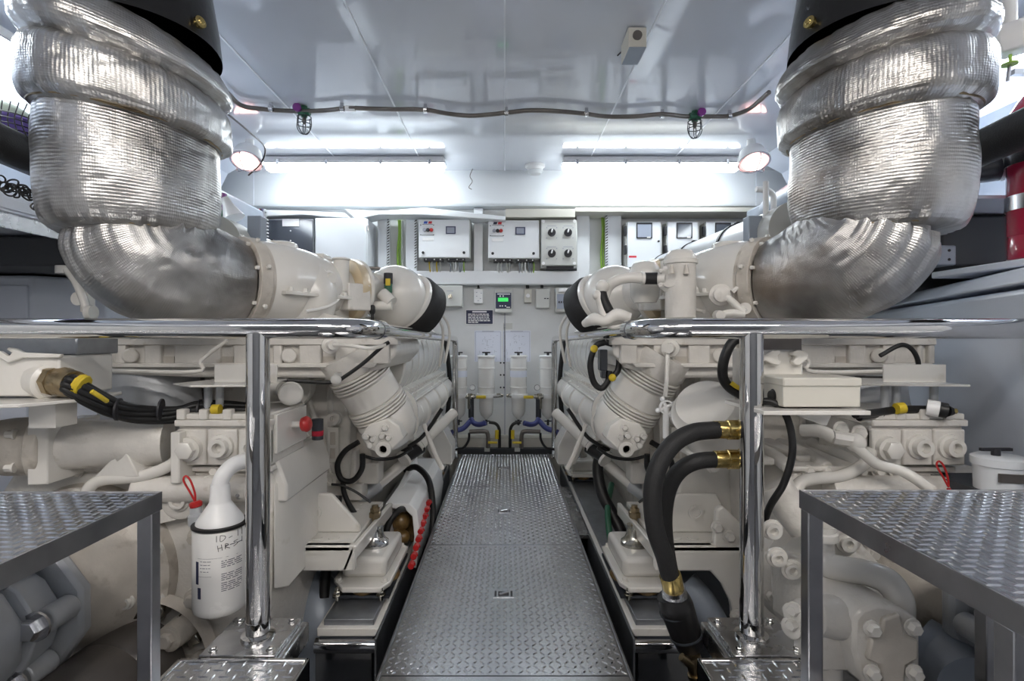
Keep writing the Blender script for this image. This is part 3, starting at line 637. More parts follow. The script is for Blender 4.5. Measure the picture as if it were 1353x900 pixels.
for sx in (-1, 1):
    mb = MB(); mb.box((sx*.367, .5, -.05), (sx*.376, 4.55, .003))
    tag(mb.build('walkway_edge_angle', 'angle', bevel=.0015), 'steel edge angle along the %s side of the walkway' % ('left' if sx < 0 else 'right'), 'edge trim')
    mb = MB(); mb.box((sx*.33, .5, BZ), (sx*.36, 4.55, -.05)); tag(mb.build('walkway_bearer', 'dark'), 'dark bearer under the %s edge of the walkway' % ('left' if sx < 0 else 'right'), 'bearer')

# ================================================================ HANDRAILS, STEPS, PLATFORMS, BEDS AND MOUNTS (both sides)
YR = 1.55; RR = .030
for MIR in (False, True):
    side = 'right' if MIR else 'left'
    t = thing('handrail', 'polished steel handrail guarding the %s engine' % side, 'handrail', (-.722, YR, .13), 'polished handrails')
    zr = 1.026
    mb = MB(); arc = [V((-2.2,YR,zr)), V((-1.4,YR,zr)), V((-.9,YR,zr)), V((-.60,YR,zr)), V((-.52,YR,zr)), V((-.462,YR+.02,zr)), V((-.425,YR+.075,zr)), V((-.412,YR+.16,zr-.001))]
    mb.tube(arc, RR, n=26, sub=10); mb.build('top_rail', 'chrome', t, smooth=60)
    mb = MB(); mb.cyl((-.413,YR+.15,zr-.001), (-.411,YR+.20,zr-.001), RR+.002, n=26); mb.build('joint_sleeve', 'chrome', t)
    mb = MB(); mb.tube([(-.411,YR+.19,zr-.001), (-.411,2.6,1.014), (-.411,3.6,1.0), (-.411,4.26,.99), (-.411,4.36,.98), (-.411,4.40,.93), (-.411,4.40,.80)], .0245, n=20, sub=8); mb.tube([(-.411,4.40,.82), (-.411,4.40,-.0)], .0235, n=18, sub=1); mb.build('side_rail', 'chrome', t, smooth=60)
    mb = MB(); mb.cyl((-.722,YR,.13), (-.722,YR,zr-.015), RR+.003, n=28); mb.build('post', 'chrome', t, smooth=60)
    mb = MB(); mb.lathe((-.722,YR,.125), (0,0,1), [(0,.048),(.010,.046),(.014,RR+.004),(.05,RR+.0045),(.052,RR)], 28); mb.build('weld_collar', 'chrome', t)
    mb = MB(); mb.prism([(-.842,1.455,.112),(-.632,1.455,.112),(-.632,1.655,.112),(-.842,1.655,.112)], (0,0,.014)); b = mb.build('base_plate', 'steel', t, bevel=.003)
    mb = MB(); mb.box((-.636,1.45,.05), (-.612,1.66,.112)); mb.build('base_channel', 'steel', t, bevel=.006)
    for a, b2 in ((-.815,1.48),(-.655,1.48),(-.655,1.63),(-.815,1.63)):
        mb = MB(); mb.bolt((a,b2,.126), (0,0,1), .009, .008); mb.build('bolt', 'chrome', t)
    # step
    t = thing('step_box', 'tread plate step with polished rim below the %s handrail post' % side, 'step', (-.70, 1.2, 0), 'tread plate steps')
    x1 = -.528 if not MIR else -.52; x0 = -.882 if not MIR else -.80
    mb = MB(); tread(mb, x0+.008, x1-.008, .75, 1.425, .128, pitch=.027, diag=False, L=.033, w=.0065, h=.0022); mb.build('tread_plate', 'tread', t)
    mb = MB()
    mb.box((x0, .75, .06), (x0+.010, 1.435, .133)); mb.box((x1-.010, .75, .06), (x1, 1.435, .133)); mb.box((x0, 1.423, .06), (x1, 1.435, .133)); mb.build('rim', 'chrome', t, bevel=.003)
    mb = MB(); mb.box((x0+.02, .75, BZ), (x0+.05, 1.42, .10)); mb.box((x1-.05, .75, BZ), (x1-.02, 1.42, .10)); mb.build('support', 'dark', t)
MIR = False
# raised platforms (not mirror images: each has its own corner)
def platform(xc, Yc, zt, sgn, lb, x_out):
    t = thing('raised_platform', lb, 'platform', (xc+sgn*.3, Yc-.3, .13), 'raised tread plate platforms')
    xa, xb = (xc, x_out) if sgn > 0 else (x_out, xc)
    mb = MB(); tread(mb, xa+.003, xb-.003, .45, Yc-.003, zt-.001, pitch=.0225, diag=False, L=.030, w=.006, h=.0022); mb.build('tread_plate', 'tread', t)
    w = .042
    mb = MB(); e = xc; mb.box((e-.003 if sgn > 0 else e-.0, .45, zt-w), (e if sgn > 0 else e+.003, Yc, zt+.002))
    mb.box((min(e, e+sgn*.035), .45, zt-w), (max(e, e+sgn*.035), Yc, zt-w+.004)); mb.box((xa, Yc-.004, zt-w), (xb, Yc, zt+.002)); mb.build('edge_angle', 'angle', t, bevel=.0008)
    for yy in (Yc-.035, .75) if sgn > 0 else (Yc-.035,):
        mb = MB(); mb.box((min(e, e+sgn*.036), yy, .10), (max(e, e+sgn*.036), yy+.034, zt-w)); mb.build('leg', 'angle', t, bevel=.003)
    if sgn > 0:
        mb = MB(); mb.box((e+.42, Yc-.04, .1), (e+.455, Yc-.005, zt-w)); mb.build('leg', 'angle', t, bevel=.003)
platform(-.840, 1.295, .622, -1, 'raised tread plate platform with steel angle edge at the left of the photo', -2.2)
platform(.722, 1.295, .626, 1, 'raised tread plate platform with steel angle edge at the right of the photo', 2.2)

# engine beds, mounts
for MIR in (False, True):
    side = 'right' if MIR else 'left'
    t = thing('engine_bed', 'long steel engine bed beam beside the walkway, under the %s engine' % side, 'beam', (-.595, 3.1, BZ), 'engine bed beams')
    mb = MB(); mb.box((-.69, 2.02, -.10), (-.50, 4.5, -.075)); mb.build('top_flange', 'galv', t, bevel=.002)
    mb = MB(); mb.prism([(-.71,2.0,-.13),(-.49,2.0,-.13),(-.478,2.0,-.105),(-.49,2.0,-.098),(-.71,2.0,-.098)], (0, 2.55, 0)); mb.build('painted_cap', 'cream', t, bevel=.004)
    mb = MB(); mb.tube([(-.715,2.005,-.165),(-.485,2.005,-.165)], .028, n=18, sub=1); mb.box((-.71,1.985,BZ), (-.50,1.995,-.15)); mb.build('end_cover', 'chrome', t)
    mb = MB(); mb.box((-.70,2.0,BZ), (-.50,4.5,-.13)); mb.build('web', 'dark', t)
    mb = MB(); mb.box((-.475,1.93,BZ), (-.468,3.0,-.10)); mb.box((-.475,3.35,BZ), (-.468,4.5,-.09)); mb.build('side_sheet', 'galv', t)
    for k, Ym in enumerate((2.36, 4.12)):
        q = V((-.585, Ym, -.065)); where = ('near' if k == 0 else 'far')
        t = thing('engine_mount', 'cream engine mount on the %s bed beam, %s' % (side, 'under the cast bracket' if k == 0 else 'by the far rail foot'), 'engine mount', q)
        mb = MB(); mb.prism([q+V((p[0]*1.18, p[1]*1.42, p[2])) for p in ((-.10,-.14,0),(.095,-.14,0),(.095,.16,0),(-.10,.16,0))], (0,0,.012)); mb.build('base_plate', 'dark', t)
        mb = MB(); mb.prism([q+V((p[0]*1.18, p[1]*1.42, p[2])) for p in ((-.11,-.10,.035),(-.06,-.16,.035),(.07,-.16,.035),(.095,-.12,.035),(.10,.14,.035),(.06,.17,.035),(-.08,.17,.035),(-.11,.12,.035))], (0,0,.022)); mb.build('flange', 'cream', t, bevel=.005)
        mb = MB(); mb.lathe(q+V((0,-.01,.0)), (0,0,1), [(.012,.12),(.035,.10)], 24); mb.sph(q+V((-.0,-.17,.024)), .036, sc=(1.3,1,.7)); mb.build('rubber_block', 'amber', t)
        mb = MB(); mb.prism([q+V((p[0]*1.18, p[1]*1.42, p[2])) for p in ((-.085,-.10,.055),(.075,-.10,.055),(.08,.13,.055),(-.085,.13,.055))], (0,0,.085)); mb.build('housing', 'cream', t, bevel=.022, segs=3)
        mb = MB(); mb.lathe(q+V((.005,.01,.138)), (0,0,1), [(0,.062),(.018,.060),(.03,.045),(.05,.036),(.09,.034)], 26); mb.build('chrome_collar', 'chrome' if not MIR or k else 'nickel', t)
        mb = MB(); mb.cyl(q+V((.005,.01,.16)), q+V((.005,.01,.315)), .014); mb.lathe(q+V((.005,.01,.262)), (0,0,1), [(0,.027),(.022,.027),(.026,.022),(.04,.022)], 6); mb.build('stud', 'brassold', t)
        for a, b2 in ((-.085,-.12),(.075,-.12),(.075,.14),(-.085,.14)):
            mb = MB(); mb.bolt(q+V((a*1.18,b2*1.42,.057)), (0,0,1), .011, .012); mb.build('bolt', 'cream', t)
        for a, b2 in ((-.08,-.17),(.07,-.17)):
            mb = MB(); mb.cyl(q+V((a*1.18,b2*1.36+.02,.0)), q+V((a*1.18,b2*1.36+.02,.05)), .008); mb.bolt(q+V((a*1.18,b2*1.36+.02,.02)), (0,0,1), .014, .014); mb.build('stud', 'nickel', t)
MIR = False
# pieces in the trench beside the walkway
t = thing('cable_cover', 'white moulded cover with oily open end beside the walkway', 'cover', (-.50, 3.0, -.1))
h_ = .10
mb = MB(); mb.prism([(-.62,2.66,-.22+h_),(-.445,2.66,-.26+h_),(-.425,2.66,-.10+h_),(-.44,2.66,.03+h_),(-.48,2.66,.065+h_),(-.60,2.66,.065+h_),(-.605,2.66,.045+h_),(-.500,2.66,.035+h_),(-.465,2.66,.0+h_),(-.455,2.66,-.10+h_),(-.47,2.66,-.22+h_),(-.61,2.66,-.19+h_)], (0,1.0,0)); mb.build('shell', 'white', t, bevel=.004)
mb = MB(); mb.prism([(-.60,2.60,.02+h_),(-.575,2.60,.02+h_),(-.56,3.4,.14+h_),(-.585,3.4,.14+h_)], (0,0,-.25)); mb.build('flange', 'white', t, bevel=.003)
mb = MB(); mb.box((-.60,2.80,-.18+h_), (-.46,2.84,.03+h_)); mb.sph((-.54,2.74,-.05+h_), .05); mb.sph((-.52,2.71,-.12+h_), .035); mb.cyl((-.55,2.70,-.18+h_), (-.55,2.74,.0+h_), .02); mb.build('oily_fitting', 'amber', t)
t = thing('red_valve_row', 'row of red plastic beads along the white cover beside the walkway', 'clips', (-.44, 2.8, -.1))
for k in range(9):
    mb = MB(); q = V((-.423, 2.40+k*.068, -.03+k*.014)); mb.cyl(q-V((0,.020,0)), q+V((0,.020,0)), .015, n=10); mb.cyl(q, q+V((.018,0,.004)), .008, n=8); mb.build('bead', 'red', t, bevel=.003)
mb = MB(); mb.tube([(-.50,2.70,.13),(-.53,2.62,.14),(-.57,2.58,.08),(-.575,2.57,-.02),(-.57,2.57,-.2)], .016, n=10); tag(mb.build('black_hose', 'rubber'), 'short black hose arching over the oily open end of the white cover', 'hose')
mb = MB(); mb.tube([(-.60,3.2,.20),(-.52,3.12,.235),(-.44,3.05,.18),(-.405,2.98,.05),(-.40,2.90,-.10),(-.42,2.8,-.3)], .018, n=10); tag(mb.build('black_hose', 'rubber'), 'black hose looping over the white cover down beside the walkway', 'hose')
mb = MB(); mb.box((.385,2.4,BZ), (.392,3.9,-.06)); mb.box((.392,2.95,-.12),(.47,3.9,-.10)); tag(mb.build('trench_plate', 'steel'), 'dark polished trench plate just right of the walkway', 'plate')

# ================================================================ EXHAUST STACKS
def smooth_interp(keys, t):
    for i in range(len(keys)-1):
        if keys[i][0] <= t <= keys[i+1][0]:
            f = (t-keys[i][0])/(keys[i+1][0]-keys[i][0]); h = keys[i+1][0]-keys[i][0]
            def sl(j):
                if j <= 0: return (keys[1][1]-keys[0][1])/(keys[1][0]-keys[0][0])
                if j >= len(keys)-1: return (keys[-1][1]-keys[-2][1])/(keys[-1][0]-keys[-2][0])
                return (keys[j+1][1]-keys[j-1][1])/(keys[j+1][0]-keys[j-1][0])
            a, b = keys[i][1], keys[i+1][1]
            return a*(1+2*f)*(1-f)**2+b*f*f*(3-2*f)+h*sl(i)*f*(1-f)**2-h*sl(i+1)*f*f*(1-f)
    return keys[0][1] if t < keys[0][0] else keys[-1][1]
def wrap_section(parent, ringf, v0, v1, rprof, seed, label, folds=(1., 1.), nseg=150, nl=None, swap=False, dec=.035):
    """ringf(s)->(centre,u,w); rprof(f)->radius; wrinkled, ribbed lagging between path lengths v0..v1"""
    mb = MB(); uv = []
    nl = nl or max(14, int(abs(v1-v0)/.0095))
    for j in range(nl+1):
        f = j/nl; s_ = v0+(v1-v0)*f; c, u, w = ringf(s_); r0 = rprof(f)
        for k in range(nseg+1):
            a = 2*PI*k/nseg; ca, sa = math.cos(a), math.sin(a)
            p = V((ca*2.2, sa*2.2, s_*5+seed*7.3))
            nz = noise.noise(p)*.009+noise.noise(p*2.3)*.003
            q = V((ca*7, sa*7, s_*3+seed))
            gather = noise.noise(V((ca*9, sa*9, seed*3.1)))
            e0 = math.exp(-f*abs(v1-v0)/dec)*folds[0]; nz += .011*math.sin(a*27+5*noise.noise(V((ca*2,sa*2,seed))))*max(0, noise.noise(V((ca*2.5,sa*2.5,seed*2.2)))+.25)*e0*(1 if f > .004 else 0); e1 = math.exp(-(1-f)*abs(v1-v0)/.04)*folds[1]
            nz += (gather*.020)*e0+(noise.noise(V((ca*10, sa*10, seed*1.7+4)))*.020)*e1
            cr = noise.noise(V((ca*3+s_*4, sa*3-s_*5, s_*6+seed))); nz += -.0035*max(0, .10-abs(cr))/.10
            r = r0+nz*(r0/.27)
            mb.v.append(c+u*(r*ca)+w*(r*sa)); uv.append((s_, a*.27) if swap else (a*.27, s_))
    n1 = nseg+1
    for j in range(nl):
        for k in range(nseg): mb.f.append((j*n1+k, (j+1)*n1+k, (j+1)*n1+k+1, j*n1+k+1)); mb.mi.append(0)
    mb.uv = uv
    return mb.build('foil_wrap', 'wrap', parent, smooth=180, label=label)
def exhaust(side, seed, tilt_k):
    t = thing('exhaust_stack', 'quilted silver foil-wrapped exhaust stack rising from the %s engine' % side, 'exhaust pipe', (-1.31, 1.87, 1.05), 'foil-wrapped exhaust stacks')
    cx, cy = -1.305, 1.865
    def vert(z):
        k = max(0, (z-1.45))*tilt_k; tilt = min(.17, k)
        n_ = V((math.sin(tilt)*.82, math.sin(tilt)*-.10, math.cos(tilt)))  # ring leans
        n_ = V((min(.42, .50*max(0,z-1.42)+max(0,z-1.95)*.6)*tilt_k, 0, 1)).normalized()
        u = V((1,0,0)); u = (u-n_*u.dot(n_)).normalized(); w = n_.cross(u)
        return V((cx-(z-1.45)*.02, cy, z)), u, w
    # elbow path in the plane spanned by +z and flange direction
    fx, fy, fz = -1.045, 2.09, 1.222
    d = V((fx-cx, fy-cy, 0)); dl = d.length; dh = d/dl
    inw = .03 if tilt_k > .6 else .06; P0 = V((cx+inw*.5, cy, 1.370)); P3 = V((fx, fy, fz)); P1 = P0+V((0,0,-.20)); P2 = P3-V((.60,.80,0))*.10
    P1 = P0+V((inw*.6,.0,-.13 if tilt_k > .6 else -.10)); P2 = P3-V((.66,.75,0))*.16
    def elb(s_):
        q = s_; p = P0*(1-q)**3+P1*3*q*(1-q)**2+P2*3*q*q*(1-q)+P3*q**3
        dd = (P1-P0)*3*(1-q)**2+(P2-P1)*6*q*(1-q)+(P3-P2)*3*q*q
        dd = dd.normalized(); ref = V((dh.y, -dh.x, 0)); u = ref; w = dd.cross(u).normalized(); u = w.cross(dd)
        return p, u, w
    K = smooth_interp
    # vertical sections, bottom to top
    wrap_section(t, vert, 1.348, 1.755, lambda f: K([(0,.165),(.015,.215),(.05,.242),(.16,.263),(.45,.275),(.85,.271),(1,.262)], f), seed+1, None, folds=(1.1,.3))
    wrap_section(t, vert, 1.715, 1.925, lambda f: K([(0,.250),(.04,.276),(.13,.304),(.30,.315),(.70,.316),(.88,.303),(1,.270)], f), seed+2, None, folds=(.7,.8), swap=True)
    wrap_section(t, vert, 1.905, 2.075 if tilt_k > .6 else 2.05, lambda f: K([(0,.258),(.05,.283),(.16,.312),(.32,.328),(.60,.324),(.85,.303),(1,.288)], f), seed+3, None, folds=(.8,.6))
    wrap_section(t, elb, 0.0, 1.0, lambda f: K([(0,.205),(.07,.224),(.3,.226),(.7,.196),(1,.158)], f), seed+5, None, folds=(1.3,.0), nl=60, dec=.16)
    # seams
    for z, r, m_ in ((1.727,.277,'brassold'), (1.362,.216,'brassold')):
        c, u, w = vert(z); c = c+V((inw*.5 if z < 1.5 else 0,0,0)); mb = MB(); mb.tube([c+u*((r+.004)*math.cos(a))+w*((r+.004)*math.sin(a))+V((0,0,.006*noise.noise(V((math.cos(a)*3, math.sin(a)*3, z))))) for a in [2*PI*k/48 for k in range(48)]], .0035, n=6, sub=2, closed=True); mb.build('stitched_seam', m_, t)
    # black cone up to the ceiling
    c, u, w = vert(2.05); mb = MB(); top = V((cx-.03, cy+.01, CZ))
    mb.lathe(c, top-c, [(-.04,.286),(.05,.280),(.2,.26),((top-c).length,.235)], 48, cap=False); mb.build('black_cone', 'blackgloss', t, smooth=60)
    q = c+V((.28*math.cos(-.12), .28*math.sin(-.12)*1, -.02+.03)); mb = MB(); mb.lathe(V((-1.055,1.80,2.06)), (.9,-.4,.15), [(0,.014),(.02,.014),(.022,.02),(.034,.02),(.036,.012),(.042,.009)], 14); mb.build('brass_plug', 'brass', t)
    # flange clamp
    n_ = V((.60,.80,0)); fp = V((fx,fy,fz))
    mb = MB(); mb.lathe(fp-n_*.004, n_, [(0,.150),(0,.176),(.045,.176),(.048,.168),(.062,.168)], 56, cap=False); mb.build('clamp_band', 'tan', t, bevel=.002)
    mb = MB()
    u, w, _ = MB.frame(n_)
    for a in (-.6, .25, 1.0, 1.7, 2.6, 3.6, 4.7):
        e = u*math.cos(a)+w*math.sin(a); mb = MB(); mb.bolt(fp+e*.176+n_*.02, e, .009, .012, washer=False); mb.build('clamp_bolt', 'cream', t)
        mb = MB(); mb.bolt(fp+e*.162-n_*.004, -n_, .008, .014, washer=False); mb.build('clamp_bolt', 'cream', t)
MIR = False; exhaust('left', 1, 1.0)
MIR = True; exhaust('right', 11, .6)
MIR = False
# ================================================================ ENGINES (built for the left, mirrored for the right)
NA = V((.60, .80, 0)).normalized(); FL = V((-1.045, 2.09, 1.222))
def axis(t_, dz=0): return FL+NA*t_+V((0,0,dz))
for MIR in (False, True):
    side = 'right' if MIR else 'left'
    E = thing('marine_engine', 'large cream-painted vee diesel engine on the %s side of the walkway' % side, 'engine', (-1.15, 3.3, -.1), 'main engines')
    # crankcase
    mb = MB(); mb.prism([(-1.55,2.62,-.10),(-.80,2.62,-.10),(-.74,2.62,.18),(-.66,2.62,.40),(-.72,2.62,.62),(-.86,2.62,.80),(-1.50,2.62,.80),(-1.70,2.62,.4)], (0,1.85,0)); mb.build('crankcase', 'tan', E, bevel=.02)
    # end plate with ribs facing the gearbox
    mb = MB(); mb.prism([(-1.62,2.50,-.08),(-.86,2.50,-.08),(-.80,2.50,.10),(-.74,2.50,.34),(-.73,2.50,.60),(-.80,2.50,.84),(-1.60,2.50,.84),(-1.70,2.50,.4)], (0,.12,0)); mb.build('end_plate', 'cream_cast', E, bevel=.008)
    mb = MB()
    for pts in ([(-.80,.36),(-.96,.82)], [(-.82,.32),(-.82,.84)], [(-.90,.10),(-.82,.34)], [(-1.05,.55),(-.82,.35)], [(-1.2,.6),(-1.2,.84)], [(-1.4,.55),(-1.4,.84)]):
        (a, b), (c, d) = pts; mb = MB(); mb.tube([(a,2.49,b),(c,2.49,d)], .014, n=8, sub=1); mb.build('cast_rib', 'cream_cast', E)
    for a, b in ((-.815,.335),(-.905,.30),(-.80,.62),(-.86,.82),(-.875,.12),(-1.0,.10)): mb = MB(); mb.lathe((a,2.50,b), (0,-1,0), [(0,.032),(.03,.030),(.03,.016),(.012,.014)], 20); mb.build('cast_boss', 'cream_cast', E)
    mb = MB(); mb.cyl((-.985,2.47,.78), (-.985,2.40,.78), .105, n=40); mb.cyl((-.985,2.40,.78), (-.985,2.395,.78), .012); mb.build('round_cover', 'cream', E, bevel=.004)
    mb = MB(); mb.lathe((-1.56,2.35,.63), (0,0,1), [(0,.19),(.06,.20),(.10,.19),(.22,.175),(.26,.16)], 44); mb.ring((-1.56,2.35,.69), (0,0,1), .19, .012, .012); mb.build('drum_housing', 'greycast', E)
    # carrier casting under the turbo
    Y0 = 2.16; mb = MB()
    mb.pprism([(98,452),(118,441),(510,441),(523,452),(524,468),(508,486),(470,497),(440,500),(260,499),(135,494),(108,486),(98,470)], Y0, 2.75); c = mb.build('turbo_carrier', 'cream_cast', E, bevel=.014)
    mb = MB()
    mb.pprism([(96,448),(118,440),(512,440),(526,450),(526,456),(96,456)], Y0-.03, Y0+.03)
    mb.pprism([(100,480),(330,480),(498,480),(494,486),(104,486)], Y0-.035, Y0+.02)
    mb.build('carrier_flanges', 'cream_cast', E, bevel=.004)
    segs_ = [(98,106),(114,120),(150,166),(190,212),(230,290),(308,332),(360,372),(395,424),(442,470),(492,514)]
    for a, b in segs_: mb = MB(); mb.pbox(a, 455, b, 481, Y0-.022, Y0+.01); mb.build('carrier_pad', 'cream_cast', E, bevel=.006)
    for a in (172, 345, 382): mb = MB(); mb.cyl(P(a,470,Y0), P(a,470,Y0-.03), .03, n=20); mb.build('carrier_boss', 'cream_cast', E, bevel=.006)
    for a, b in ((212,230),(292,308),(424,442)): mb = MB(); mb.pbox(a, 471, b, 480, Y0-.004, Y0); mb.build('recess_shade', 'tan', E)  # darker tan plates put the shade of the carrier recesses into the colour
    # crank of pads and plates above the carrier, under the turbine
    mb = MB(); mb.pprism([(268,441),(300,424),(330,416),(420,412),(455,420),(520,436),(520,442),(268,442)], 2.20, 2.8); mb.build('turbo_foot', 'cream_cast', E, bevel=.015)
    mb = MB(); mb.prism([axis(.10,-.05)+V((-.02,-.10,-.02)), axis(.10,-.19)+V((0,-.12,0)), axis(.50,-.19)+V((0,-.14,0)), axis(.52,-.06)+V((0,-.12,0)), axis(.40,.0)+V((0,-.13,0))], (.05,.16,0)); mb.build('heat_shield', 'tan' if False else 'cream', E, bevel=.012)
    # turbine housing
    mb = MB(); mb.lathe(FL+NA*.05, NA, [(0,.165),(.02,.170),(.10,.172),(.20,.160),(.30,.140),(.38,.118),(.42,.100),(.46,.095)], 56, squash=1.0); mb.build('turbine_housing', 'cream', E, smooth=60)
    mb = MB(); c0 = axis(.27, -.045); mb.lathe(c0-NA*.09, NA, [(0,.12),(.03,.165),(.09,.185),(.15,.165),(.18,.12)], 48); mb.build('volute', 'cream', E, smooth=60)
    mb = MB(); q = axis(.17, .150); mb.lathe(q, (0,0,1), [(-.04,.075),(.018,.07),(.026,.062),(.026,.0)], 28, cap=False); q = axis(.33,.11); mb.box(q+V((-.05,-.05,-.05)), q+V((.06,.06,.035)))
    mb.build('lifting_boss', 'cream', E, bevel=.008)
    mb = MB()
    for t0_, z0_, w_ in ((.44,.0,.05),(.40,-.05,.04)):
        q = axis(t0_, z0_)+V((-.05,-.10,0)); mb.box(q+V((-w_,-.05,-.10)), q+V((w_,.05,.13)), R=Matrix.Rotation(.92,3,'Z'))
    q = axis(.36,-.02)+V((-.07,-.14,0)); mb.box(q+V((-.05,-.03,-.03)), q+V((.05,.03,.035))); mb.box(q+V((.02,-.05,-.07)), q+V((.10,.03,-.05)), R=Matrix.Rotation(.5,3,'Z'))
    mb.build('bearing_housing', 'cream_cast', E, bevel=.008)
    sd = V((.80,-.60,0))
    mb = MB(); mb.prism([axis(.08,-.055)+sd*.150, axis(.42,-.055)+sd*.105, axis(.42,-.055)+sd*.150, axis(.08,-.055)+sd*.195], (0,0,.014)); mb.build('parting_flange', 'cream', E, bevel=.003)
    for t0_ in (.11,.18,.25,.32,.39): mb = MB(); q = axis(t0_,-.041)+sd*(.183-.14*(t0_-.08)); mb.bolt(q, (0,0,1), .010,.014); mb.build('parting_bolt', 'cream', E)
    mb = MB(); q = axis(.31,.03)+sd*.125; mb.lathe(q, sd, [(0,.035),(.02,.035),(.022,.024),(.04,.022)], 18); mb.build('turbine_boss', 'cream', E)
    mb = MB(); q = axis(.40,.06)+sd*.10; mb.cyl(q-V((0,0,.08)), q+V((0,0,.06)), .034, n=20); mb.cyl(q+V((0,0,.06)), q+V((0,0,.07)), .040, n=20); mb.build('actuator_can', 'cream', E, bevel=.004)
    mb = MB(); mb.tube([axis(.40,-.02)+sd*.12, axis(.30,-.085)+sd*.17, axis(.16,-.12)+sd*.20], .008, n=8, sub=6); mb.build('oil_line', 'cream', E)
    mb = MB(); mb.lathe(axis(.475), NA, [(0,.14),(.006,.150),(.05,.150),(.056,.145)], 52); mb.build('clamp_band', 'band', E)
    mb = MB(); mb.lathe(axis(.53), NA, [(0,.150),(.02,.152),(.024,.13),(.07,.10),(.16,.08)], 48); 
    q = axis(.53,.0); mb.box(q+V((-.02,-.16,-.10)), q+V((.10,-.06,.02)), R=Matrix.Rotation(.9,3,'Z'))
    q = axis(.62,.065); mb.lathe(q+V((-.10,-.03,0)), (1,.25,-.12), [(0,.045),(.17,.045),(.19,.03)], 20); mb.build('centre_section', 'cream_cast', E, bevel=.006)
    q = axis(.60,.118); mb = MB(); mb.box(q+V((-.07,-.05,-.012)), q+V((.08,.02,.0)), R=Matrix.Rotation(.35,3,'Z')); mb.build('sensor_plate', 'drum', E, bevel=.003)
    # compressor dome and intake
    dc = axis(.80, -.012); mb = MB(); mb.sph(dc, .162, n=40, m=26, sc=(1,.92,1)); mb.build('compressor_dome', 'cream', E, smooth=180)
    ia = V((.55,.75,-.50)).normalized()
    mb = MB(); mb.lathe(dc+V((.02,.05,.0)), ia, [(.02,.155),(.03,.166),(.055,.166),(.06,.158)], 48); mb.build('compressor_flange', 'cream', E, bevel=.004)
    mb = MB(); mb.lathe(dc+V((.03,.06,.0)), ia, [(.03,.15),(.035,.160),(.06,.170),(.15,.170),(.165,.158),(.165,.13)], 56); mb.build('air_intake', 'rubberm', E, label='black rubber air intake', smooth=50)
    mb = MB(); q = dc+ia*.33; mb.tube([q+V((-.02,-.06,.13)), q+V((.06,0,.05)), q+V((.08,.04,-.04)), q+V((.05,.05,-.20))], .008, n=8, sub=4); mb.tube([q+V((-.05,.02,.16)), q+V((.04,.04,-.0)), q+V((.02,.06,-.22))], .008, n=8, sub=4); mb.build('support_bracket', 'cream', E)
    # cylinder bank cover (rounded, ribbed)
    mb = MB(); prof = []
    for k in range(8):
        y = k*.215; prof += [(y+.00,.231),(y+.012,.239),(y+.10,.242),(y+.195,.239),(y+.205,.231)]
    mb.lathe((-.745,2.70,.875), (0,1,0), prof, 44); mb.build('ribbed_cover', 'cream', E, smooth=25)
    mb = MB(); mb.box((-.62,2.72,.655), (-.47,4.42,.670)); mb.prism([(-.60,2.70,.60),(-.50,2.70,.655),(-.49,2.70,.70),(-.54,2.70,.73),(-.70,2.70,.72)], (0,1.72,0)); mb.build('cover_ledge', 'cream', E, bevel=.004)
    mb = MB()
    for k in range(18): mb.bolt((-.50, 2.8+k*.092, .715), V((.8,0,.6)), .010, .012)
    mb.build('cover_bolts', 'cream', E)
    # charge air manifold along the bank
    ax0, ax1 = V((-.565,2.66,.560)), V((-.530,4.42,.575)); ad = ax1-ax0; L_ = ad.length
    prof = [(0,.095),(.005,.108),(.06,.108)]; 
    for k in range(4): y = .08+k*.41; prof += [(y,.108),(y+.005,.118),(y+.02,.118),(y+.025,.100),(y+.385,.100)]
    prof += [(L_,.100)]
    mb = MB(); mb.lathe(ax0, ad, prof, 36); mb.build('air_manifold', 'cream', E, smooth=24)
    mb = MB()
    for k in range(9): q = ax0+ad*((k+.7)/9.6); mb.box(q+V((-.04,-.05,.088)), q+V((.03,.03,.122))); mb.bolt(q+V((.0,.06,.10)), (.3,0,1), .011,.012)
    mb.box(ax0+V((.06,.15,-.11)), ax0+V((.085,1.7,.02))); mb.build('manifold_lugs', 'cream', E, bevel=.004)
    # bellows duct from carrier down to the manifold
    b0 = V((-.63,2.26,.86)); b1 = V((-.485,2.36,.565)); bd = (b1-b0); bl = bd.length; bn = bd.normalized()
    mb = MB(); mb.lathe(b0-bn*.10, bd, [(0,.13),(.08,.132),(.10,.120)], 40); mb.build('duct_neck', 'cream_cast', E)
    prof = [(0,.118)]
    y = .0
    for grp in (0, .155):
        for k in range(4): y = grp+k*.014; prof += [(y+.001,.112),(y+.003,.128),(y+.010,.128),(y+.012,.110)]
        prof += [(grp+.06,.116),(grp+.065,.121),(grp+.148,.121)] if grp == 0 else [(grp+.058,.116)]
    mb = MB(); mb.lathe(b0, bd, prof, 44, cap=False); mb.build('bellows', 'cream', E, smooth=35, label='cream duct with two sets of bellows rings')
    mb = MB(); mb.lathe(b0+bn*.215, bd, [(0,.120),(.02,.125),(.10,.115),(.15,.085),(.17,.05)], 40); mb.build('duct_elbow', 'cream', E, smooth=60)
    q = b0+bn*.27; mb = MB(); mb.lathe(q+V((-.02,.04,.0)), V((-.10,1,.02)), [(0,.105),(.10,.112),(.22,.112),(.225,.13),(.26,.13)], 36); mb.build('duct_outlet', 'cream', E)
    # cover plate with bolts on the elbow end
    fn = V((-.05,-1,-.12)).normalized(); Yp = 2.17
    mb = MB(); pl = [(479,571),(489,560),(513,553),(527,563),(533,580),(520,592),(512,600),(500,600),(488,594),(480,583)]
    mb.pprism(pl, Yp, Yp+.12); mb.build('cover_plate', 'cream', E, bevel=.007)
    mb = MB()
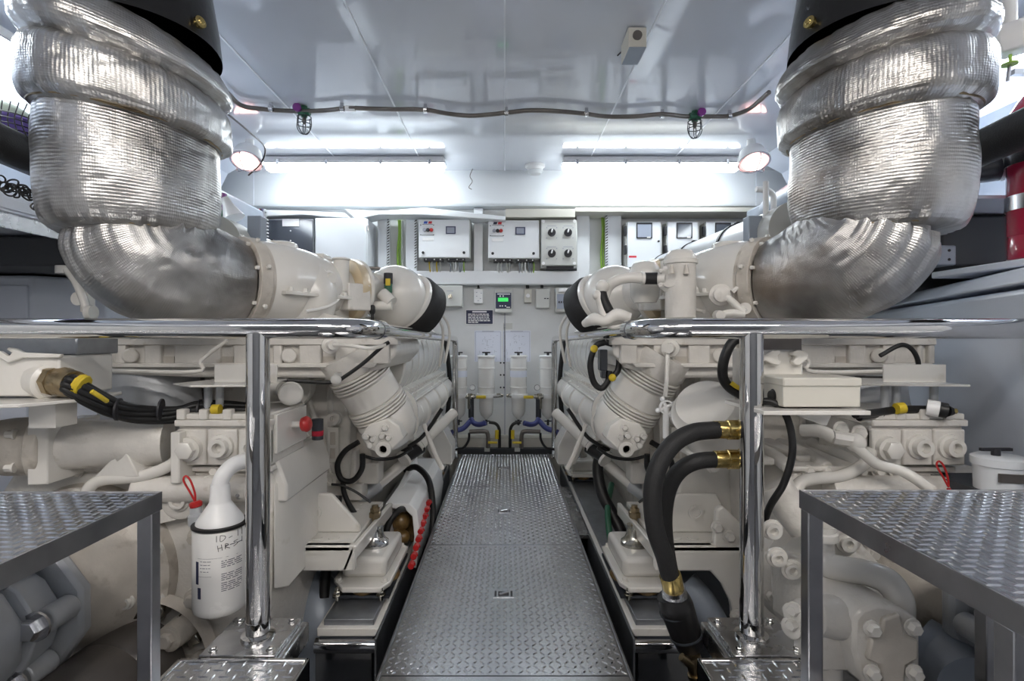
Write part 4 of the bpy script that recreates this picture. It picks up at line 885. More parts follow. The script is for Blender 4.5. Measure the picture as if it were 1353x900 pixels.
    for a, b in ((484,577),(509,565),(493,580),(505,576),(514,578),(490,588)): mb.bolt(P(a,b,Yp), (0,-1,0), .013, .014)
    mb.lathe(P(507,593,Yp), (0,-1,0), [(0,.034),(.012,.032),(.016,.018),(.016,.016),(0,.015)], 20); mb.build('cover_bolts', 'cream' if not MIR else 'cream', E)
    # pipe below, cross pipe, brackets
    mb = MB(); mb.tube([P(600,545,3.2), P(556,588,3.0), P(535,610,2.9), P(500,640,2.8)], .030, n=18); mb.build('drain_pipe', 'cream', E)
    mb = MB(); mb.tube([P(500,640,2.8), P(460,668,2.7), P(430,690,2.65)], .040, n=16); mb.build('lower_pipe', 'greycast', E)
    mb = MB(); mb.pprism([(560,560),(575,548),(597,590),(597,614),(574,614),(563,590)], 3.7, 3.95); mb.build('far_bracket', 'cream', E, bevel=.006)
    for k, (pts, r_) in enumerate((([(470,600),(452,618),(446,640),(455,660)], .018), ([(560,560),(575,600),(585,620)], .012), ([(430,600),(436,640),(450,668)], .012), ([(540,590),(560,575),(584,540)], .010))):
        mb = MB(); mb.tube([P(a,b,2.55+.1*(k != 2)) for a, b in pts], r_, n=10); mb.build('coolant_line', ['rubber','cream','cream','rubber'][k], E)
    mb = MB()
    for (a,b,c,d,y) in ((452,595,470,640,2.55),(438,600,450,625,2.5),(470,612,500,640,2.62),(452,640,478,662,2.58)): mb.pbox(a,b,c,d,y,y+.12)
    mb.build('ancillary_boxes', 'cream_cast', E, bevel=.008)
    mb = MB(); mb.tube([P(a,b,2.45) for a, b in ((474,584),(456,596),(446,614),(451,633),(466,635),(478,620),(479,600))], .013, n=10, sub=8); mb.build('looped_hose', 'rubber', E)
    mb = MB(); mb.tube([P(a,b,2.46) for a, b in ((453,636),(455,652),(462,668),(470,680))], .012, n=10, sub=8); mb.build('drop_hose', 'rubber', E)
    mb = MB(); mb.tube([P(a,b,2.44) for a, b in ((438,640),(452,642),(470,650),(490,664))], .006, n=8, sub=6); mb.build('thin_lead', 'rubber', E)
    mb = MB(); mb.tube([P(a,b,2.6) for a, b in ((478,602),(500,607),(525,604),(545,592))], .008, n=8, sub=6); mb.build('lower_lead', 'rubber', E)
    mb = MB(); mb.tube([P(a,b,2.40) for a, b in ((402,570),(414,590),(424,615),(428,650),(426,690))], .010, n=8, sub=8); mb.build('drain_tube', 'cream', E)
    mb = MB(); mb.pbox(432, 565, 447, 612, 2.47, 2.52); mb.cur = 1; mb.pbox(436, 571, 443, 588, 2.465, 2.47); mb.pbox(436, 592, 443, 606, 2.465, 2.47); mb.build('ladder_bracket', ['cream','tan'], E, bevel=.003)
    mb = MB(); mb.lathe(P(552,588,2.85), P(535,605,2.78)-P(552,588,2.85), [(0,.05),(.02,.05),(.022,.035),(.10,.035),(.105,.045),(.12,.045)], 20); mb.build('pipe_union', 'cream', E)
    mb = MB(); mb.tube([P(535,603,2.78), P(556,590,2.85)], .038, n=14, sub=1); mb.build('rubber_ring', 'rubber', E)
    # thin pipe and clamp along carrier front
    mb = MB(); mb.tube([P(104,488,2.05), P(150,490,2.05), P(260,491,2.05), P(266,476,2.05), P(300,450,2.04)], .008, n=8, sub=5); mb.build('carrier_line', 'cream', E)
    # foot plate / big side bracket to the mount
    mb = MB(); mb.prism([(-.985,2.06,.205),(-.92,2.06,.275),(-.85,2.06,.345),(-.825,2.06,.33),(-.815,2.06,.19),(-.585,2.06,.19),(-.585,2.06,.09),(-.80,2.06,.09),(-.845,2.06,.04),(-.88,2.06,-.03),(-.90,2.06,-.13),(-.985,2.06,-.13)], (0,.035,0)); mb.build('bracket_front', 'cream', E, bevel=.007)
    mb = MB(); mb.box((-.98,2.06,.165), (-.60,2.62,.190)); mb.prism([(-.615,2.06,.09),(-.575,2.06,.19),(-.55,2.60,.19),(-.55,2.60,.13)], (-.022,0,0)); mb.build('bracket_shelf', 'cream', E, bevel=.006)
    mb = MB(); mb.prism([(-.96,2.20,.19),(-.88,2.20,.35),(-.72,2.20,.35),(-.60,2.20,.215),(-.60,2.20,.19)], (0,.022,0)); mb.build('bracket_gusset', 'cream', E, bevel=.006)
    mb = MB(); q = V((-.79,2.20,.275)); mb.ring(q-V((0,.004,0)), (0,-1,0), .020, .010, .006, n=24); mb.build('gusset_bush', 'cream', E)
    for a, b in ((371,708),(387,696)): mb = MB(); mb.bolt(P(a,b,2.058), (0,-1,0), .019,.02); mb.build('bracket_bolt', 'cream', E)
    mb = MB(); mb.bolt((-.90,2.06,-.08), (0,-1,0), .020,.02); mb.build('bracket_bolt', 'cream', E)
    for a, b in ((-.76,.19),(-.69,.19)): mb = MB(); mb.lathe((a,2.14,b), (0,0,1), [(0,.022),(.003,.022)], 20); mb.build('shelf_plug', 'cream', E)
    # duct (long white pipe) running aft above the engine
    t = thing('ventilation_duct', 'long white strapped duct running aft above the %s engine' % side, 'duct', (-1.21,3.4,1.29))
    zn, zf = (1.45, 1.53) if MIR else (1.39, 1.30)
    mb = MB(); mb.cyl((-1.215,2.32,zn), (-1.21,4.65,zf), .118, n=40); mb.build('pipe', 'coolwhite', t)
    mb = MB(); mb.cyl((-1.215,2.20,zn), (-1.215,2.33,zn), .12, n=32); mb.build('end_sleeve', 'plasticgrey', t)
    mb = MB(); mb.box((-1.12,2.30,1.28), (-1.06,2.36,1.53)) ; mb.build('end_bracket', 'bluegrey', t, bevel=.004)
    for y in (2.72, 3.35, 3.95):
        mb = MB(); zc = zn+(zf-zn)*(y-2.32)/2.33; mb.ring((-1.213,y,zc), (0,1,0), .117, .007, .028, n=40); mb.box((-1.22,y-.002,zc+.115),(-1.19,y+.03,zc+.13)); mb.build('strap', 'rubber', t)
MIR = False
# ================================================================ GEARBOXES (same unit twice, shifted)
GB = {}
for DX, side in ((0., 'left'), (2.35, 'right')):
    R_ = side == 'right'
    G = thing('marine_gearbox', 'cream cast marine gearbox in front of the %s engine' % side, 'gearbox', (-1.25, 2.1, -.25), 'marine gearboxes'); GB[side] = G
    xl = -1.72 if not R_ else -1.36
    mb = MB(); mb.prism([(xl,1.84,-.25),(-.84,1.84,-.25),(-.815,1.84,.12),(-.805,1.84,.50),(-.83,1.84,.545),(xl+.02,1.84,.545),(xl-.04,1.84,.45)], (0,.50,0)); mb.build('housing', 'cream_cast', G, bevel=.018, segs=3)
    mb = MB(); mb.prism([(-.806,1.84,.50),(-.806,1.84,.12),(-.775,1.9,.10),(-.775,1.9,.46)], (0,.42,0)) 
    mb.prism([(-.83,1.86,.585),(-.80,1.86,.575),(-.765,1.86,.48),(-.765,1.86,.42),(-.84,1.86,.42)], (0,.46,0)); mb.build('side_cover', 'cream', G, bevel=.01)
    mb = MB(); mb.box((xl,1.82,.538), (-.80,2.3,.556)); mb.cyl((-.86,1.80,.485),(-1.25,1.80,.485), .045, n=20); mb.build('deck_joint', 'cream_cast', G, bevel=.004)
    # deck castings, ribs
    mb = MB()
    for k, (a, b, c, d) in enumerate(((-1.66,1.86,-1.52,2.25),(-1.46,1.86,-1.40,2.25),(-1.30,1.9,-1.22,2.25))): mb.box((a,b,.55), (c,d,.575))
    for k in range(5): mb.tube([(-1.62+k*.13,1.84,.545), (-1.62+k*.13,1.95,.565), (-1.60+k*.13,2.2,.56)], .024, n=12, sub=4)
    mb.build('deck_ribs', 'cream_cast', G, bevel=.008)
    for k in range(6): mb = MB(); mb.bolt((-1.60+k*.12 if not R_ or k > 2 else -1.30+k*.12,1.835,.535), (0,-1,.2), .017,.018); mb.build('bolt', 'cream', G)
    for a, b in ((-1.04,.43),(-.845,.33),(-.85,.40),(-1.12,.47)): mb = MB(); mb.plug((a,1.84,b), (0,-1,0), .024,.02); mb.build('plug', 'cream', G)
    # boss row on the front
    mb = MB(); mb.lathe((-1.10,1.84,.45), (0,-1,0), [(0,.075),(.045,.068),(.05,.05)], 28); mb.prism([(-1.2,1.80,.36),(-1.02,1.80,.40),(-1.02,1.80,.50),(-1.2,1.80,.50)], (0,.05,0)); mb.plug((-1.10,1.79,.45), (0,-1,0), .028,.018); mb.build('front_boss', 'cream_cast', G, bevel=.006)
    for (a, b, r_, L_) in ((-1.02,.335,.03,.10),(-.985,.235,.035,.12),(-1.01,.14,.035,.13),(-1.08,.02,.042,.15)):
        mb = MB(); mb.lathe((a,1.84,b), (-.1,-1,0), [(0,r_*1.2),(L_*.8,r_),(L_*.82,r_*.8)], 20); mb.bolt((a-.1*L_*.8,1.84-L_*.8,b), (-.1,-1,0), r_*.6,.02); mb.build('bolt_boss', 'tan', G)
    # bearing housing
    c = V((-1.44,1.86,.19)) if not R_ else V((-.84,1.86,.19))
    if R_:
        c9 = V((-1.275,1.86,.19)); mb = MB(); mb.lathe(c9, (0,-1,0), [(0,.21),(.06,.20),(.075,.17),(.16,.15),(.18,.12)], 48)
        for k in range(9): a_ = k*PI*2/9; e = V((math.cos(a_),0,math.sin(a_))); mb.bolt(c9+e*.185+V((0,-.06,0)), (0,-1,0), .016,.018)
        mb.build('pump_drive_flange', 'cream_cast', G, smooth=50)
        mb = MB(); mb.prism([(-.82,1.9,-.2),(-.55,1.9,-.2),(-.55,1.9,.46),(-.60,1.9,.52),(-.82,1.9,.52)], (0,.4,0)); mb.build('outer_casing', 'cream_cast', G, bevel=.015)
    mb = MB(); mb.lathe(c, (0,-1,0), [(0,.31),(.06,.30),(.075,.25),(.10,.23),(.22,.175),(.27,.165)], 56); mb.build('bearing_housing', 'tan', G, smooth=50)
    mb = MB()
    for k in range(12):
        a = k*PI/6+.2; e = V((math.cos(a),0,math.sin(a))); mb.prism([c+e*.12+V((0,-.25,0)), c+e*.26+V((0,-.06,0)), c+e*.12+V((0,-.06,0))], V((-math.sin(a),0,math.cos(a)))*.014)
    mb.build('radial_ribs', 'tan', G, bevel=.003)
    mb = MB()
    for k in range(10):
        a = k*PI/5+.35; e = V((math.cos(a),0,math.sin(a))); mb.bolt(c+e*.275+V((0,-.06,0)), (0,-1,0), .018,.02)
        if k % 2: mb.plug(c+e*.21+V((0,-.12,0)), (0,-1,0), .018,.02)
    mb.build('housing_bolts', 'cream', G)
    # shaft coupling
    t = thing('shaft_coupling', 'pale grey bolted shaft coupling on the front of the %s gearbox' % side, 'coupling', (-1.30,1.45,0), 'shaft couplings')
    mb = MB(); mb.lathe(c+V((0,-.26,0)), (0,-1,0), [(0,.16),(0,.205),(.04,.205),(.045,.195),(.045,.14)], 10, ang=.3); mb.build('gearbox_flange', 'greycast', t, bevel=.01)
    mb = MB(); mb.lathe(c+V((0,-.31,0)), (0,-1,0), [(0,.13),(.01,.15),(.11,.165),(.12,.15)], 14, ang=.1)
    for k in range(6):
        a = k*PI/3+.15; e = V((math.cos(a),0,math.sin(a))); mb.cyl(c+e*.17+V((0,-.31,0)), c+e*.17+V((0,-.40,0)), .035)
    mb.build('flexible_element', 'drum' if False else 'greycast', t, bevel=.006)
    mb = MB()
    for k in range(6):
        a = k*PI/3+.15; e = V((math.cos(a),0,math.sin(a))); mb = MB(); mb.bolt(c+e*.17+V((0,-.42,0)), (0,-1,0), .03,.03); mb.build('bolt', 'clip', t)
        mb = MB(); mb.bolt(c+e*.165+V((0,-.36,0)), e, .022,.03); mb.build('bolt', 'clip', t)
    mb = MB(); mb.lathe(c+V((0,-.43,0)), (0,-1,0), [(0,.11),(0,.15),(.03,.165),(.11,.165),(.14,.14),(.15,.10)], 10, ang=.35); mb.build('hub_cover', 'greycast', t, bevel=.014)
    # valve block on the deck
    vy = 1.80; mb = MB()
    mb.box((-1.108,vy,.565), (-.795,2.10,.705))
    for a, b in ((-1.108,-1.01),(-1.004,-.905),(-.90,-.795)): mb.box((a,vy-.012,.568), (b,vy+.02,.69))
    mb.build('valve_block', 'cream_cast', G, bevel=.006)
    mb = MB(); mb.box((-1.113,vy-.018,.700), (-.79,2.105,.722)); mb.box((-1.10,vy-.01,.722), (-.795,2.10,.742))
    for a in (-1.105,-1.03,-.95,-.87): mb.box((a,vy-.02,.722), (a+.03,vy+.01,.758))
    mb.build('valve_lid', 'cream_cast', G, bevel=.004)
    for a, hexa in ((-1.06,True),(-.955,False),(-.85,False)):
        mb = MB(); q = V((a,vy-.012,.625 if hexa else .632)); 
        if hexa: mb.lathe(q, (0,-1,0), [(0,.042),(.02,.040)], 24); mb.lathe(q+V((0,-.02,0)), (0,-1,0), [(0,.030),(.022,.030),(.026,.024)], 6)
        else: mb.plug(q, (0,-1,0), .030,.034)
        mb.build('port_plug', 'cream', G)
    mb = MB(); mb.box((-.795,vy+.02,.60), (-.782,2.09,.735)); mb.cyl((-.79,1.95,.68),(-.745,1.95,.68), .012); mb.build('block_side_plate', 'cream', G, bevel=.003)
    if not R_:
        mb = MB(); mb.lathe((-.748,1.95,.68), (1,-.1,.1), [(0,.012),(.005,.026),(.02,.030),(.03,.024),(.034,.012)], 18); mb.build('red_knob', 'red', G, label='red plastic knob')
        mb = MB(); mb.cyl((-.86,2.10,.79),(-.80,1.98,.79), .045, n=24); mb.tube([(-.95,2.14,.78),(-.86,2.10,.79),(-.795,1.965,.79)], .042, n=20, rad=[.04,.043,.04]); mb.build('accumulator', 'cream', G)
        mb = MB(); mb.cyl((-.735,2.08,.60),(-.735,2.08,.68), .022); mb.cur = 1; mb.cyl((-.735,2.08,.615),(-.735,2.08,.635), .0225); mb.build('sender', ['dark','redmetal'], G)
    # sheet bracket above the block
    mb = MB(); mb.prism([(-1.165,1.86,.832),(-1.02,1.72 if not R_ else 1.76,.838),(-.82,1.74,.838),(-.82,2.0,.838),(-1.05,2.05,.838)], (0,0,.007)); mb.prism([(-1.02,1.86,.84),(-1.02,1.86,.905),(-.80,1.86,.905),(-.80,1.86,.84)], (0,.006,0)); mb.build('sheet_bracket', 'cream', G, bevel=.0015)
    for a in (-1.03,-.99,-.86): 
        mb = MB(); mb.cyl((a,1.84,.755),(a,1.84,.838), .013); mb.build('stand_off', 'greycast', G)
    # oil pipe on the deck
    mb = MB(); mb.tube([(-1.10,1.80,.62),(-1.13,1.80,.57),(-1.22,1.78,.535),(-1.34,1.77,.525),(-1.38,1.76,.50),(-1.40,1.76,.44)], .020, n=14); mb.build('oil_pipe', 'cream', G)
    # lower sump cover with clamps
    mb = MB(); mb.box((-1.12,1.62,-.22), (-.86,1.90,-.10)); mb.build('sump_cover', 'band' if False else 'tan', G, bevel=.008)
    mb = MB()
    for a in (-1.09,-.93): mb.cyl((a,1.60,-.09),(a,1.76,-.09), .022); mb.bolt((a,1.60,-.09), (0,-1,0), .02,.022)
    mb.box((-1.04,1.62,-.10),(-.98,1.80,-.06)); mb.build('sump_clamps', 'tan', G, bevel=.004)
    # dipstick
    dx_ = (-1.015) if not R_ else (-.90-.02)
    if not R_: d0 = P(261, 672, 1.70)
    else: d0 = P(1256, 652, 1.72)-V((DX,0,0))
    mb = MB(); mb.lathe(d0-V((0,0,.05)), (-.12,0,1), [(0,.026),(.03,.026),(.035,.018),(.055,.018)], 18); mb.build('dipstick_tube', 'greycast' if not R_ else 'cream', G)
    mb = MB(); q = d0+V((-.004,0,.006)); mb.lathe(q, (-.2,0,1), [(0,.018),(.012,.020),(.018,.014)] if not R_ else [(0,.006),(.01,.006)], 16); k_ = V((-.2,0,1)).normalized()
    mb.tube([q+k_*.015, q+k_*.045+V((.004,0,0)), q+k_*.085+V((-.002,0,0)), q+k_*.10+V((-.014,0,0)), q+k_*.085+V((-.024,0,0)), q+k_*.045+V((-.010,0,0)), q+k_*.015], .0032, n=8, sub=6); mb.build('dipstick_loop', 'red', G, label='red dipstick cap with wire loop')
DX = 0.
G = GB['left']
# cast roundel on the left gearbox
mb = MB(); q = P(278,643,1.79); mb.ring(q, (0,-1,0), .034, .004, .004, n=36); mb.build('cast_roundel', 'cream', G); text('ZF', q-V((0,.002,0)), .045, 'cream', G, name='cast_letters', ext=.003)
# oil filter canister (hangs on the gearbox)
fc = V((X(291,1.68), 1.68, Z(806,1.68))); r = .0785; H_ = (806-694)/F*1.68
t = thing('oil_filter', 'white spin-on oil filter canister with handwriting, behind the left handrail post', 'oil filter', fc)
mb = MB(); mb.lathe(fc, (0,0,1), [(0,.05),(.004,.066),(.014,r-.002),(.03,r),(H_-.004,r),(H_,r-.004)], 56); mb.build('canister', 'cooler', t, smooth=50)
mb = MB(); mb.lathe(fc+V((0,0,H_)), (0,0,1), [(0,r-.002),(.004,r+.003),(.010,r+.003),(.012,r-.004)], 48); mb.build('sealing_ring', 'rubber', t)
mb = MB(); mb.lathe(fc+V((0,0,H_+.011)), (0,0,1), [(0,.070),(.010,.068),(.045,.044),(.06,.034),(.065,.031),(.12,.028)], 40); mb.tube([fc+V((.0,0,H_+.10)), fc+V((.005,.0,H_+.15)), fc+V((.03,.04,H_+.185)), fc+V((.08,.14,H_+.19))], .026, n=8); mb.build('filter_head', 'white', t, smooth=50)
mb = MB()
def onr(px, py): # point on the canister skin seen at this column
    xx = X(px, 1.61)-fc.x; xx = max(-r*.98, min(r*.98, xx)); return V((fc.x+xx, fc.y-math.sqrt(r*r-xx*xx)-.0006, Z(py, 1.61)))
def lineprint(m_, x0, x1, y, th, off=0):
    pts = [onr(x0+(x1-x0)*k/8, y+off*k/8) for k in range(9)]; pt2 = [p-V((0,0,th)) for p in pts]; m_.add(pts+pt2, [(k, k+1, k+10, k+9) for k in range(8)])
rr_ = random.Random(3)
for y0, x0, n_ in ((722,296,1),(742,292,4),(759,292,4),(771,292,5)):
    for k in range(n_):
        x = x0
        while x < 319:
            w_ = rr_.uniform(2,6); lineprint(mb, x, min(x+w_,320), y0+k*2.6, .0021); x += w_+1.1
for k in range(4):
    x = 266
    while x < 278: w_ = rr_.uniform(2,5); lineprint(mb, x, x+w_, 741+k*4.4, .0015); x += w_+1
lineprint(mb, 262, 320, 737.5, .0007); lineprint(mb, 262, 281, 761, .0007)
mb.build('small_print', 'navy', t, smooth=0)
mb = MB()
for (a,b,c,d) in ((259,742,263.5,772),(262,776,267,791)):
    pts = [onr(a+(c-a)*k/3, b) for k in range(4)]+[onr(a+(c-a)*k/3, d) for k in range(4)]; mb.add(pts, [(k,k+1,k+5,k+4) for k in range(3)])
mb.build('brand_patch', 'navy', t, smooth=0)
def stroke(m_, pts): m_.tube([onr(a, b+6) for a, b in pts], .0009, n=5, sub=3)
mb = MB()
for pts in ([(287,702),(287,710)], [(291,702),(291,710),(295,708),(296,704),(291,702)], [(299,707),(302,706)], [(306,700),(306,708)], [(309,700),(313,699),(310,708)], [(316,700),(319,699)],
            [(288,715),(289,723)], [(292,714),(293,722)], [(288,719),(293,718)], [(296,721),(296,714),(299,716),(296,718),(300,721)], [(306,713),(303,714),(306,717),(303,720)], [(313,711),(310,713),(314,716),(311,718),(310,715),(313,711)], [(317,711),(317,717),(320,716)]): stroke(mb, pts)
mb.build('handwriting', 'blackprint', t)
mb = MB(); q = P(319,652,1.78); mb.cyl(q, q-V((0,.02,0)), .014); mb.cyl(q-V((0,.02,0)), q-V((0,.028,0)), .006); mb.build('test_nipple', 'clip', G)
# heat exchanger tube at left
HX = thing('heat_exchanger', 'long horizontal cream heat exchanger tube with bolted flange, behind the left platform', 'heat exchanger', P(110, 600, 1.72))
a = V((X(-60,1.70), 1.70, Z(593,1.70))); b = V((X(222,1.86), 1.86, Z(583,1.86)))
mb = MB(); d = (b-a); mb.lathe(a, d, [(0,.085),(.30,.088),(d.length*.52,.088),(d.length*.54,.082),(d.length*.78,.080),(d.length*.79,.086),(d.length,.080)], 44); mb.build('tube', 'cream_cast', HX, smooth=50)
q = a+d*.455; dn = d.normalized()
mb = MB(); mb.prism([q+V((0,-.11,-.105)), q+V((0,-.11,.085)), q+V((0,.11,.085)), q+V((0,.11,-.105))], dn*.055); mb.build('square_flange', 'cream', HX, bevel=.004)
mb = MB(); mb.lathe(q-dn*.045, dn, [(0,.092),(.006,.118),(.038,.120),(.045,.112)], 44); mb.build('end_bell_flange', 'tan', HX, bevel=.003)
mb = MB(); mb.lathe(q-dn*.24, dn, [(0,.055),(.04,.080),(.12,.094),(.20,.097)], 40); mb.box(q-dn*.14+V((-.02,-.105,-.02)), q-dn*.14+V((.02,-.09,.03))); mb.build('end_bell', 'tan', HX, smooth=50)
mb = MB()
for k in range(6): 
    a_ = k*PI/3+.5; e = V((0,math.cos(a_),math.sin(a_))); mb = MB(); mb.bolt(q-dn*.045+e*.105, -dn, .012,.022); mb.build('flange_bolt', 'cream', HX)
mb = MB(); mb.cyl(q+V((.04,-.02,.085)), q+V((.04,-.02,.19)), .030); mb.build('support_post', 'cream', HX)
q2 = a+d*.86; mb = MB(); mb.prism([q2+V((-.10,-.08,-.10)), q2+V((.05,-.08,-.10)), q2+V((.03,-.08,-.06)), q2+V((-.01,-.085,.02)), q2+V((-.04,-.08,-.04))], (0,.14,0)); mb.build('saddle', 'cream', HX, bevel=.004); mb = MB(); mb.box(q2+V((.16,-.09,-.12)), q2+V((.19,.08,.05))); mb.build('saddle', 'cream', HX, bevel=.004)
# shelf with junction box and cable bundle (left)
t = thing('bracket_shelf', 'thin cream shelf plate carrying the white terminal box at the far left', 'shelf', P(40,545,1.6))
mb = MB(); mb.prism([(-1.95,1.42,.800),(-1.34,1.46,.806),(-1.26,1.62,.806),(-1.30,1.80,.806),(-1.95,1.80,.800)], (0,0,.010)); mb.build('plate', 'cream', t, bevel=.002)
mb = MB()
for a_ in (-1.42,-1.7): mb = MB(); mb.box((a_,1.58,.73), (a_+.08,1.66,.80)); mb.build('stand_off', 'cream', t)
t = thing('terminal_box', 'white terminal box with brass cable gland at the far left below the rail', 'junction box', P(30,528,1.62))
mb = MB(); mb.box((X(-60,1.6),1.60,Z(524,1.6)), (X(78,1.6),1.82,Z(470,1.6))); mb.build('case', 'cream', t, bevel=.006)
mb = MB(); mb.box((X(-60,1.6),1.66,Z(470,1.6)), (X(80,1.6),1.84,Z(446,1.6))); mb.build('lid', 'galv', t, bevel=.004)
for mir_ in (0,):
    mb = MB(); mb.pprism([(-2,463),(-6,470),(10,480),(18,477),(30,473),(78,473),(80,468),(30,466),(20,461),(10,459),(8,462),(15,466),(12,470),(8,470)], 1.585, 1.60); mb.build('cover_clasp', 'cream', t, bevel=.003)
mb = MB(); q = P(50,503,1.60); mb.lathe(q+V((-.02,.05,0)), (1,-.5,-.15), [(0,.062),(.05,.060),(.06,.05)], 28); mb.build('gland_seat', 'cream', t)
mb = MB(); mb.lathe(q+V((.02,.03,0)), (1,-.35,-.12), [(0,.050),(.035,.050),(.036,.042),(.05,.046),(.07,.044),(.072,.038),(.09,.036),(.105,.034)], 8); mb.lathe(q+V((.02,.03,0)), (1,-.35,-.12), [(.036,.045),(.10,.040)], 24); mb.build('brass_gland', 'brassold', t)
t = thing('cable_bundle', 'thick bundle of black cables with yellow tags sagging from the brass gland', 'cables', P(190,545,1.7))
g0 = q+V((.10,-.005,-.01))
path = [g0, P(95,510,1.58), P(125,527,1.62), P(155,541,1.68), P(190,548,1.75), P(235,548,1.82), P(262,541,1.85), P(300,541,1.86), P(335,544,1.88)]
for k in range(9):
    a_ = 2*PI*k/8; o_ = .0 if k == 8 else .021; mb = MB()
    mb.tube([p+V((o_*.35*math.cos(a_), o_*math.sin(a_+i*.25)*.9, o_*math.cos(a_+i*.25))) for i, p in enumerate(path)], .0105, n=9, sub=7); mb.build('cable', 'rubber', t)
for i0, mt in ((P(92,508,1.56),'yellow'),):
    mb = MB(); mb.lathe(i0+V((0,.03,0)), (1,.1,-.45), [(0,.031),(.006,.033),(.010,.031),(.016,.033),(.02,.031)], 10); mb.build('yellow_tie', mt, t)
mb = MB(); mb.tube([P(121,517,1.55), P(132,524,1.57), P(141,530,1.60)], .007, n=8); mb.build('yellow_marker', 'yellow', t)
mb = MB(); mb.cyl(P(281,541,1.80), P(291,541,1.80), .017); mb.build('yellow_tag', 'yellow', t)
mb = MB()
for k, f_ in enumerate((.5,.66,.8)): q = path[3].lerp(path[6], k/2); mb.lathe(q, (1,.3,-.1), [(0,.036),(.006,.036)], 16)
mb.build('cable_ties', 'blackprint', t)
mb = MB(); mb.tube([P(82,478,1.9), P(90,460,1.95), P(105,452,2.0), P(120,450,2.0)], .022, n=12); tag(mb.build('black_hose', 'rubber'), 'black hose arching behind the white terminal box at the far left', 'hose')
mb = MB(); mb.tube([P(90,500,1.9), P(90,470,1.9), P(96,458,1.9), P(125,452,1.95)], .012, n=12); mb.tube([P(124,452,1.93), P(130,475,1.93)], .010, n=8); mb.cyl(P(128,480,1.92), P(138,480,1.92), .02); tag(mb.build('sensor_pipe', 'cream'), 'bent cream sensor pipe beside the white terminal box', 'pipe')
# starter drum below the coupling
t = thing('starter_drum', 'dark grey cylindrical drum under the left gearbox at the bottom corner', 'drum', (-1.20,1.45,-.3))
mb = MB(); mb.lathe((-1.22,1.80,-.10), (-.12,-1,-.05), [(0,.15),(.14,.158),(.15,.150),(.155,.158),(.32,.158),(.325,.154),(.33,.158),(.46,.152)], 48); mb.build('body', 'drum', t, smooth=50)
mb = MB()
for k in range(14): a_ = 2*PI*k/14; e = V((math.cos(a_),0,math.sin(a_))); q = V((-1.20,1.80,-.09))+e*.172; mb = MB(); mb.box(q+V((-.02,-.03,-.016)), q+V((.02,.03,.016)), R=Matrix.Rotation(-a_,3,'Y')); mb.build('flange_tooth', 'nickel', t, bevel=.004)
mb = MB(); mb.lathe((-1.20,1.86,-.09), (0,-1,0), [(0,.19),(.05,.22),(.09,.205)], 44, cap=False); mb.build('surround', 'tan', t)

# ================================================================ RIGHT SIDE EXTRAS
t = thing('terminal_box', 'white terminal box with clasps and grey lid, right of the right handrail post', 'junction box', P(1040,500,1.66))
mb = MB(); mb.pbox(1003, 462, 1062, 530, 1.64, 1.84); mb.build('case', 'cream', t, bevel=.008)
mb = MB(); mb.pbox(1006, 444, 1060, 466, 1.645, 1.80); mb.build('lid', 'drum', t, bevel=.004)
for pts in ([(1000,470),(1012,469),(1021,464),(1030,463),(1033,467),(1028,470),(1029,475),(1033,477),(1030,483),(1022,482),(1012,477),(1000,476)], [(1069,468),(1062,464),(1054,463),(1048,465),(1047,469),(1052,471),(1052,474),(1048,478),(1051,483),(1057,483),(1068,474)]):
    mb = MB(); mb.pprism(pts, 1.615, 1.64); mb.build('clasp', 'cream', t, bevel=.003)
t = thing('connection_box', 'beige connection box with black cable plug on a cream tray below the right rail', 'junction box', P(1080,545,1.5))
mb = MB(); mb.box((X(1030,1.52),1.50,Z(538,1.5)), (X(1131,1.52),1.66,Z(504,1.5))); mb.build('case', 'plasticwarm', t, bevel=.003)
mb = MB(); mb.box((X(1029,1.52),1.495,Z(511,1.5)), (X(1132,1.52),1.665,Z(499,1.5))); mb.build('lid', 'plasticwarm', t, bevel=.005)
mb = MB(); q = P(1030,523,1.56); mb.lathe(q+V((.02,0,0)), (-1,-.12,0), [(0,.021),(.04,.022),(.044,.016),(.05,.016)], 16); mb.build('cable_plug', 'rubber', t)
mb = MB(); mb.box((X(1000,1.5),1.46,Z(546,1.5)), (X(1138,1.5),1.72,Z(540.5,1.5))); mb.prism([P(1045,546,1.52),P(1100,546,1.52),P(1093,562,1.52),P(1086,562,1.52)], (0,.01,0)); mb.build('tray', 'cream', t, bevel=.0015)
t = thing('black_cable', 'corrugated black conduit with yellow wire looping down behind the right handrail post', 'cable', P(960,500,1.75))
mb = MB(); mb.tube([P(985,446,1.80), P(968,452,1.80), P(957,474,1.80), P(955,497,1.80), P(964,512,1.80), P(985,524,1.78), P(1005,526,1.70), P(1030,523,1.57)], .017, n=12, sub=9); mb.build('conduit', 'rubber', t)
mb = MB(); mb.tube([P(966,506,1.775), P(975,512,1.77), P(985,514,1.77)], .008); mb.build('yellow_wire', 'yellow', t)
mb = MB(); mb.tube([P(1005,530,1.56), P(1022,532,1.54), P(1038,548,1.53), P(1046,575,1.52), P(1046,605,1.52), P(1035,640,1.53), P(1018,668,1.58), P(1008,695,1.66)], .0105, n=10, sub=8); tag(mb.build('black_cable', 'rubber'), 'single black cable looping down just right of the right handrail post', 'cable')
mb = MB(); mb.tube([P(1163,470,2.0), P(1190,456,2.0), P(1205,462,2.0), P(1213,478,2.0), P(1211,492,2.0), P(1198,502,2.0), P(1180,500,2.05), P(1130,500,2.08)], .0085, n=8, sub=7); tag(mb.build('black_cable', 'rubber'), 'thin black cable looping off the outer end of the right engine casting', 'cable')
